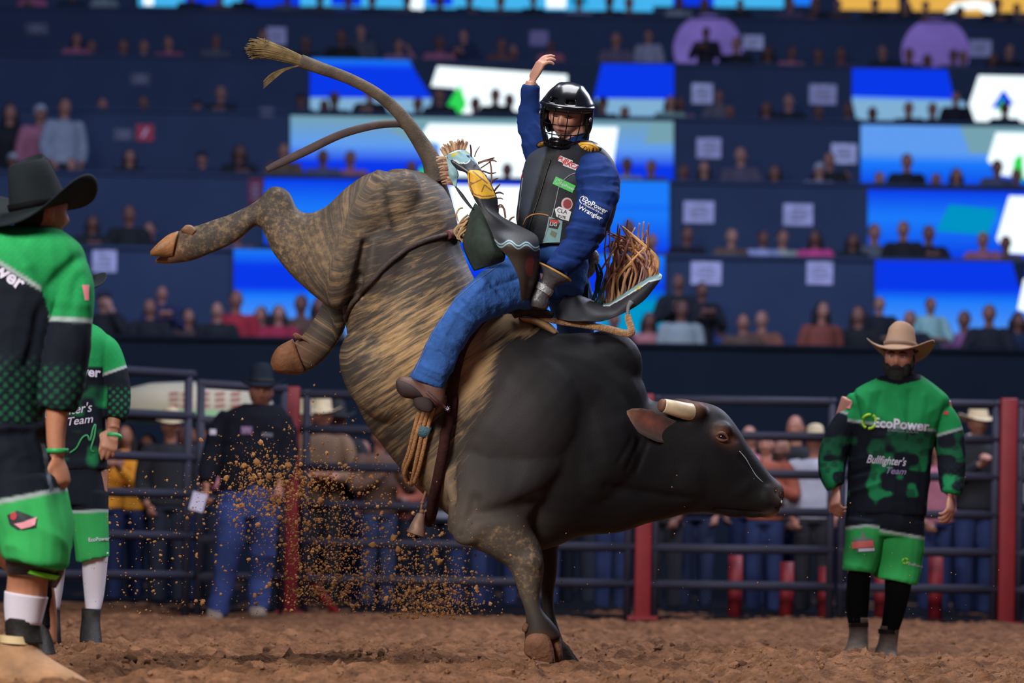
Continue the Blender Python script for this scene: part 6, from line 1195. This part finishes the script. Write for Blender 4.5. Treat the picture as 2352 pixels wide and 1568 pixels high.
TOPC = {'k': ((26, 28, 36), 'black top'), 'n': ((32, 42, 72), 'navy top'), 'w': ((176, 178, 200), 'white top'), 'g': ((92, 92, 108), 'grey top'), 'r': ((190, 40, 62), 'red top'), 'p': ((232, 66, 126), 'bright pink top'), 'l': ((180, 110, 130), 'dull pink top'), 'b': ((96, 70, 60), 'brown top'), 't': ((122, 96, 76), 'tan top'), 'u': ((80, 96, 190), 'blue top'), 'o': ((150, 78, 60), 'rust top'), 's': ((150, 156, 170), 'pale grey top'), 'y': ((226, 150, 36), 'orange yellow top')}
HAIRC = {'short': ((26, 22, 24), 'short dark hair'), 'long': ((24, 20, 24), 'long dark hair'), 'cap': ((34, 36, 60), 'dark cap'), 'bald': ((0, 0, 0), 'bald head'), 'hat': ((206, 190, 160), 'cream hat'), 'wcap': ((180, 180, 190), 'white cap'), 'blond': ((150, 118, 84), 'fair hair'), 'bhat': ((30, 32, 38), 'black hat')}
SK = [(150, 100, 86), (168, 114, 98), (134, 88, 76), (178, 126, 110), (120, 78, 68)]
ORD = ['first', 'second', 'third', 'fourth', 'fifth', 'sixth', 'seventh', 'eighth', 'ninth', 'tenth', 'eleventh', 'twelfth', 'thirteenth', 'fourteenth', 'fifteenth', 'sixteenth', 'seventeenth', 'eighteenth', 'nineteenth', 'twentieth', 'twenty-first', 'twenty-second', 'twenty-third', 'twenty-fourth', 'twenty-fifth', 'twenty-sixth', 'twenty-seventh', 'twenty-eighth', 'twenty-ninth', 'thirtieth', 'thirty-first', 'thirty-second', 'thirty-third']
ROWN = ['lowest', 'second', 'third', 'fourth', 'fifth', 'topmost']
ROWS = [
 # (px, head y, top colour, hair)
 [(240, 690, 'k', 'cap'), (345, 708, 'k', 'short'), (372, 676, 'n', 'bald'), (432, 730, 'b', 'long'), (500, 715, 'k', 'short'), (542, 690, 'r', 'short'), (600, 725, 't', 'long'), (640, 722, 'r', 'long'), (692, 700, 'b', 'short'), (735, 705, 'b', 'long'), (1410, 735, 'k', 'short'), (1490, 738, 'l', 'long'), (1565, 712, 's', 'short'), (1558, 650, 'k', 'bald'), (1612, 668, 'k', 'short'), (1655, 750, 'u', 'short'), (1707, 742, 'b', 'short'), (1750, 736, 'o', 'blond'), (1887, 716, 'o', 'long'), (1972, 726, 'k', 'long'), (2020, 700, 'k', 'short'), (2090, 735, 'k', 'short'), (2137, 702, 'w', 'short'), (2215, 736, 'l', 'short'), (2272, 722, 'k', 'short'), (2338, 738, 'n', 'long')],
 [(212, 515, 'k', 'long'), (297, 494, 'k', 'short'), (345, 530, 'k', 'short'), (545, 540, 'l', 'short'), (640, 535, 'k', 'short'), (1445, 525, 'k', 'short'), (1497, 555, 'b', 'short'), (1578, 540, 'k', 'short'), (1680, 545, 't', 'blond'), (1752, 548, 'w', 'short'), (1797, 548, 'w', 'short'), (1873, 548, 'p', 'long'), (1958, 555, 'k', 'long'), (2008, 535, 'g', 'short'), (2075, 528, 'k', 'short'), (2133, 538, 'k', 'short'), (2258, 552, 'l', 'short'), (2310, 560, 'b', 'short')],
 [(30, 370, 'w', 'wcap'), (165, 380, 'g', 'short'), (298, 362, 'k', 'long'), (465, 365, 'n', 'cap'), (550, 352, 'k', 'long'), (652, 348, 'b', 'short'), (742, 362, 'g', 'short'), (805, 365, 'l', 'short'), (945, 388, 'k', 'short'), (1165, 392, 'k', 'short'), (1440, 380, 's', 'short'), (1496, 385, 'b', 'short'), (1570, 395, 'l', 'short'), (1618, 388, 'k', 'long'), (1702, 358, 'g', 'short'), (1780, 398, 'b', 'long'), (1882, 392, 's', 'wcap'), (1905, 370, 'k', 'short'), (1942, 410, 'l', 'short'), (2020, 412, 'k', 'short'), (2083, 372, 'k', 'short'), (2150, 415, 'l', 'short'), (2197, 404, 'k', 'long'), (2290, 385, 'g', 'short'), (2335, 405, 'l', 'short')],
 [(235, 242, 'n', 'short'), (330, 238, 'n', 'short'), (452, 246, 'k', 'cap'), (507, 216, 'k', 'blond'), (692, 230, 'n', 'cap'), (768, 228, 'k', 'short'), (745, 245, 'k', 'short'), (850, 214, 'k', 'short'), (960, 240, 'k', 'short'), (1010, 222, 'k', 'short'), (1092, 240, 'n', 'short'), (1138, 220, 'k', 'short'), (1170, 232, 'k', 'short'), (1385, 240, 'k', 'cap'), (1435, 260, 'b', 'short'), (1540, 236, 's', 'long'), (1562, 240, 'l', 'short'), (1652, 222, 'g', 'short'), (1676, 258, 'k', 'short'), (1760, 250, 'l', 'long'), (1812, 235, 'k', 'short'), (1880, 258, 'b', 'short'), (1948, 252, 'g', 'short'), (2004, 262, 'k', 'short'), (2087, 250, 'k', 'short'), (2142, 252, 'k', 'short'), (2195, 226, 'k', 'bald'), (2308, 250, 'k', 'short')],
 [(176, 92, 'l', 'long'), (210, 108, 'k', 'short'), (284, 108, 'n', 'short'), (330, 108, 'n', 'short'), (388, 100, 'l', 'short'), (496, 95, 'g', 'short'), (604, 85, 'k', 'short'), (702, 100, 'k', 'blond'), (785, 86, 'k', 'short'), (830, 74, 'g', 'short'), (916, 106, 'l', 'short'), (1010, 100, 'l', 'short'), (1066, 84, 'n', 'short'), (1152, 104, 'b', 'short'), (1180, 118, 'g', 'short'), (1265, 106, 'l', 'short'), (1415, 92, 'g', 'short'), (1490, 84, 's', 'short'), (1622, 76, 'k', 'short'), (1692, 102, 'k', 'short'), (1764, 122, 'g', 'long'), (1818, 122, 'l', 'short'), (1880, 128, 'b', 'short'), (1932, 126, 'o', 'short'), (2028, 120, 'k', 'short'), (2088, 126, 'k', 'short'), (2130, 140, 'k', 'short'), (2190, 128, 'g', 'short'), (2212, 132, 'g', 'short'), (2282, 138, 'b', 'long'), (2318, 118, 'k', 'short')],
 [(75, -22, 'l', 'short'), (165, -18, 'n', 'short'), (240, -20, 's', 'short'), (440, -14, 'k', 'short'), (505, -10, 'b', 'short'), (560, -12, 'k', 'short'), (660, -8, 'g', 'short'), (735, -6, 'b', 'short'), (800, -2, 'u', 'short'), (855, 2, 'k', 'short'), (935, 0, 'g', 'short'), (1010, 2, 'k', 'short'), (1078, -2, 'n', 'short'), (1150, 4, 'g', 'short'), (1225, 2, 'k', 'short'), (1330, 6, 's', 'short'), (1400, 4, 'k', 'short'), (1445, 8, 'b', 'short'), (1560, 6, 's', 'short'), (1618, 10, 'k', 'short'), (1700, 10, 'k', 'short'), (1815, 10, 'g', 'short'), (1872, 8, 'k', 'short'), (1925, 12, 'b', 'short'), (2010, 10, 'k', 'short'), (2080, 16, 'k', 'long'), (2126, 14, 'b', 'short'), (2205, 28, 'k', 'short'), (2290, 10, 'k', 'short'), (2335, 20, 'g', 'short')]]
for ti, row in enumerate(ROWS):
    row = sorted(row); r = random.Random(100 + ti); lastx, lane = -999, 0
    for k, (px, py, tc_, hk) in enumerate(row):
        lane = (lane + 1) % 3 if px - lastx < 95 else 0; lastx = px; q = P(px, py, TD[ti] + .62 + lane * .72); pose = 2 if (ti, px) in ((0, 240), (4, 916)) else r.choice((0, 0, 1, 1, 3)); fl = TZ[ti] - .805
        zh = q.z - fl; pr = SITP[pose]
        sc = min(1.16, max(1.0, zh / pr[3].z))
        if zh / pr[3].z > 1.2: pr = STP[(0, 1, 2)[r.randrange(3)]]; sc = min(1.05, max(.72, zh / pr[3].z))
        t_c, t_n = TOPC[tc_]; h_c, h_n = HAIRC[hk]; kind = {'wcap': 'cap', 'blond': 'short', 'bhat': 'hat'}.get(hk, hk)
        person(pr, (q.x, q.y, q.z - pr[3].z * sc), sc, r.uniform(-.35, .35), SK[r.randrange(5)], tuple(int(c * r.uniform(.85, 1.1)) for c in t_c), h_c, (30, 34, 50), kind, f'spectator in {t_n}, {h_n}, {ORD[k]} from left in the {ROWN[ti]} stand row', f'spectators in the {ROWN[ti]} stand row')
# standing group at the stair, far left
for px, py, tc_, hk, lab in ((22, 262, 'k', 'long', 'standing woman with long dark hair at the left edge of the stands'), (92, 262, 'l', 'wcap', 'standing person in pale cap beside a white shirted back, left stands'), (148, 248, 's', 'short', 'standing spectator with dark hair and pale grey shirt, left stands')):
    Dp = TD[3] - .7 - .75 * (px // 60); q = P(px, py, Dp); fl = TZ[2] - .805; pr = STP[0]; sc = (q.z - fl) / pr[3].z
    person(pr, (q.x, q.y, fl), sc, .4, SK[1], TOPC[tc_][0], HAIRC[hk][0], (30, 34, 50), {'wcap': 'cap'}.get(hk, hk), lab, 'people on the stair')
# crowd behind the fence
GC = [(-60, 985, 'k', 'short'), (245, 1000, 'y', 'long'), (290, 1010, 'y', 'long'), (340, 1030, 'k', 'long'), (392, 985, 'k', 'hat'), (428, 1008, 'l', 'short'), (462, 1010, 'n', 'short'), (700, 965, 't', 'hat'), (740, 962, 't', 'hat'), (772, 970, 'k', 'bhat'), (790, 1030, 'l', 'short'), (832, 1042, 'k', 'short'), (872, 1010, 'b', 'short'), (905, 1048, 'o', 'short'), (952, 1030, 'n', 'short'), (1010, 1040, 's', 'short'), (1080, 1020, 'g', 'short'), (1150, 1010, 'k', 'short'), (1250, 1030, 'n', 'short'), (1330, 1020, 'k', 'short'), (1410, 1035, 'g', 'long'), (1530, 1030, 'b', 'short'), (1600, 1020, 'k', 'short'), (1722, 1012, 'l', 'short'), (1760, 1028, 'o', 'short'), (1795, 1040, 'g', 'blond'), (1828, 990, 'k', 'short'), (1828, 1078, 'r', 'short'), (1872, 1022, 'w', 'hat'), (1962, 1040, 'g', 'short'), (2150, 1040, 'l', 'long'), (2245, 980, 'k', 'hat'), (2232, 1042, 'k', 'hat'), (2258, 1052, 'l', 'short'), (2344, 960, 's', 'short'), (2390, 1000, 'k', 'short')]
r = random.Random(200); GC.sort()
for k, (px, py, tc_, hk) in enumerate(GC):
    Dp = 23.8 + (k % 4) * .66; q = P(px, py, Dp); pr = STP[(0, 1, 2)[r.randrange(3)]]; sc = q.z / pr[3].z; sc = min(1.14, max(.78, sc))
    t_c, t_n = TOPC[tc_]; h_c, h_n = HAIRC[hk]; kind = {'wcap': 'cap', 'blond': 'short', 'bhat': 'hat'}.get(hk, hk)
    person(pr, (q.x, q.y, .02), sc, r.uniform(-.5, .5), SK[r.randrange(5)], t_c, h_c, ((30, 46, 92), (40, 52, 88), (22, 28, 48), (28, 30, 40))[r.randrange(4)], kind, f'onlooker in {t_n}, {h_n}, {ORD[k] if k < len(ORD) else ("thirty-fourth", "thirty-fifth", "thirty-sixth", "thirty-seventh")[k - len(ORD)]} from left behind the fence', 'onlookers behind the fence')

# ------------------------------------------------------------------ dirt thrown up by the hooves
clod_m = mat('flying_dirt', L(158, 112, 70), .95, var=(9, .3), spec=.1); lump_m = mat('dirt_lump', L(124, 90, 68), .95, var=(20, .3), bump=(60, .8, .01), spec=.05)
r = random.Random(77)
ICO = bmesh.new(); bmesh.ops.create_icosphere(ICO, subdivisions=1, radius=1); IV = np.array([v.co[:] for v in ICO.verts]); IF = np.array([[v.index for v in f.verts] for f in ICO.faces]); ICO.free(); RN = np.random.default_rng(4); DV, DF = [], []
def clod(c, s):
    q = RN.normal(size=(3, 3)); q, _ = np.linalg.qr(q); v = IV * (1 + RN.uniform(-.3, .35, (len(IV), 1))) * RN.uniform((.7, .7, .6), (1.4, 1.2, 1.1)); DF.append(IF + len(IV) * len(DV)); DV.append((v @ q) * s + np.array(c))
def spot():
    t = r.random()
    if t < .40: x = r.gauss(760, 75); y = 1400 - abs(r.gauss(0, 1)) * 170 - 10
    elif t < .62: x = r.gauss(620, 70); y = 1120 + r.gauss(0, 55)
    elif t < .85: x = r.gauss(985, 65); y = 1420 - abs(r.gauss(0, 75))
    else: x = r.uniform(240, 1100); y = r.uniform(1080, 1420)
    return x, min(y, 1425)
for k in range(6500):
    x, y = spot(); clod(P(x, y, D0 + r.uniform(-.5, .9)), min(.0029 * math.exp(r.gauss(0, .55)), .011))
for k in range(260):
    x, y = r.uniform(150, 2300), r.uniform(1090, 1500); clod(P(x, y, D0 + r.uniform(-.6, .8)), r.uniform(.0015, .0035))
dm = bpy.data.meshes.new('dirt_spray'); dm.from_pydata(np.concatenate(DV), [], np.concatenate(DF).tolist()); dm.materials.append(clod_m)
tag(link(bpy.data.objects.new('dirt_spray', dm)), 'fine brown dirt spraying in the air left of the foreleg', 'dirt', kind='stuff')
BIG = [(598, 1108), (618, 1094), (622, 1124), (575, 1132), (660, 1106), (672, 1112), (662, 1068), (560, 1070), (590, 1060), (520, 1098), (700, 1110), (736, 1150), (905, 1235), (915, 1262), (1000, 1270), (855, 1250), (845, 1268), (970, 1300), (1010, 1290), (920, 1300), (640, 1150), (726, 1122), (690, 1085), (545, 1150)]
protos = []
for k in range(4):
    bm = newbm(); bmesh.ops.create_icosphere(bm, subdivisions=2, radius=1)
    for v in bm.verts: v.co *= .55 + .9 * float(vnoise(np.array([v.co.x * 2 + k]), np.array([v.co.y * 2]), np.array([v.co.z * 2 + 9]), k)[0])
    o = obj('dirt_clod', bm, clod_m); protos.append(o.data); bpy.data.objects.remove(o)
for k, (x, y) in enumerate(BIG):
    o = bpy.data.objects.new('dirt_clod', protos[k % 4]); COL.objects.link(o); o.location = P(x, y, D0 + r.uniform(-.35, .5)); s = r.uniform(.007, .015); o.scale = (s * 1.2, s, s * r.uniform(.7, 1.0)); o.rotation_euler = (r.uniform(0, 3), r.uniform(0, 3), 0)
    tag(o, 'brown clod of dirt flying in the air left of the bull', 'dirt clod', 'flying dirt clods')
lumps = [p.copy() for p in protos]
for p in lumps: p.materials[0] = lump_m
GR = [(x, y) for x, y in ((500, 1500), (620, 1490), (420, 1520), (330, 1505), (760, 1530), (880, 1500), (560, 1540), (1050, 1480), (1420, 1540), (1560, 1520), (1700, 1535), (1850, 1545), (2150, 1540), (1120, 1545), (960, 1550), (1900, 1500), (270, 1478), (300, 1540))]
for k, (x, y) in enumerate(GR):
    Dg = F * CAMZ / (y - HY - .0157 * (x - CX)); q = P(x, y, Dg); z = float(ground_h(np.array([q.x]), np.array([q.y]))[0])
    o = bpy.data.objects.new('ground_clod', lumps[k % 4]); COL.objects.link(o); s = r.uniform(.012, .028); o.location = (q.x, q.y, z + s * .3); o.scale = (s * 1.3, s * 1.2, s * .8); o.rotation_euler = (0, 0, r.uniform(0, 6)); tag(o, 'loose brown dirt clod lying on the arena floor', 'dirt clod', 'clods on the arena floor')
# crumbs strewn over the floor, too many to count
DV.clear(); DF.clear(); r = random.Random(91)
cx_ = np.array([r.uniform(-2.6, 2.6) for _ in range(6500)]); cy_ = np.array([9.6 + 8.5 * r.random() ** 1.3 for _ in range(6500)]); cl_ = vnoise(cx_ * 2.2, cy_ * 1.2, seed=15); cz_ = ground_h(cx_, cy_)
for x, y, z, w in zip(cx_, cy_, cz_, cl_):
    if w > .42: s = min(.005 * math.exp(r.gauss(0, .6)), .022); clod((x, y, z + s * .35), s)
dm = bpy.data.meshes.new('dirt_crumbs'); dm.from_pydata(np.concatenate(DV), [], np.concatenate(DF).tolist()); dm.materials.append(lump_m)
tag(link(bpy.data.objects.new('dirt_crumbs', dm)), 'brown crumbs of dirt strewn all over the arena floor', 'dirt', kind='stuff')
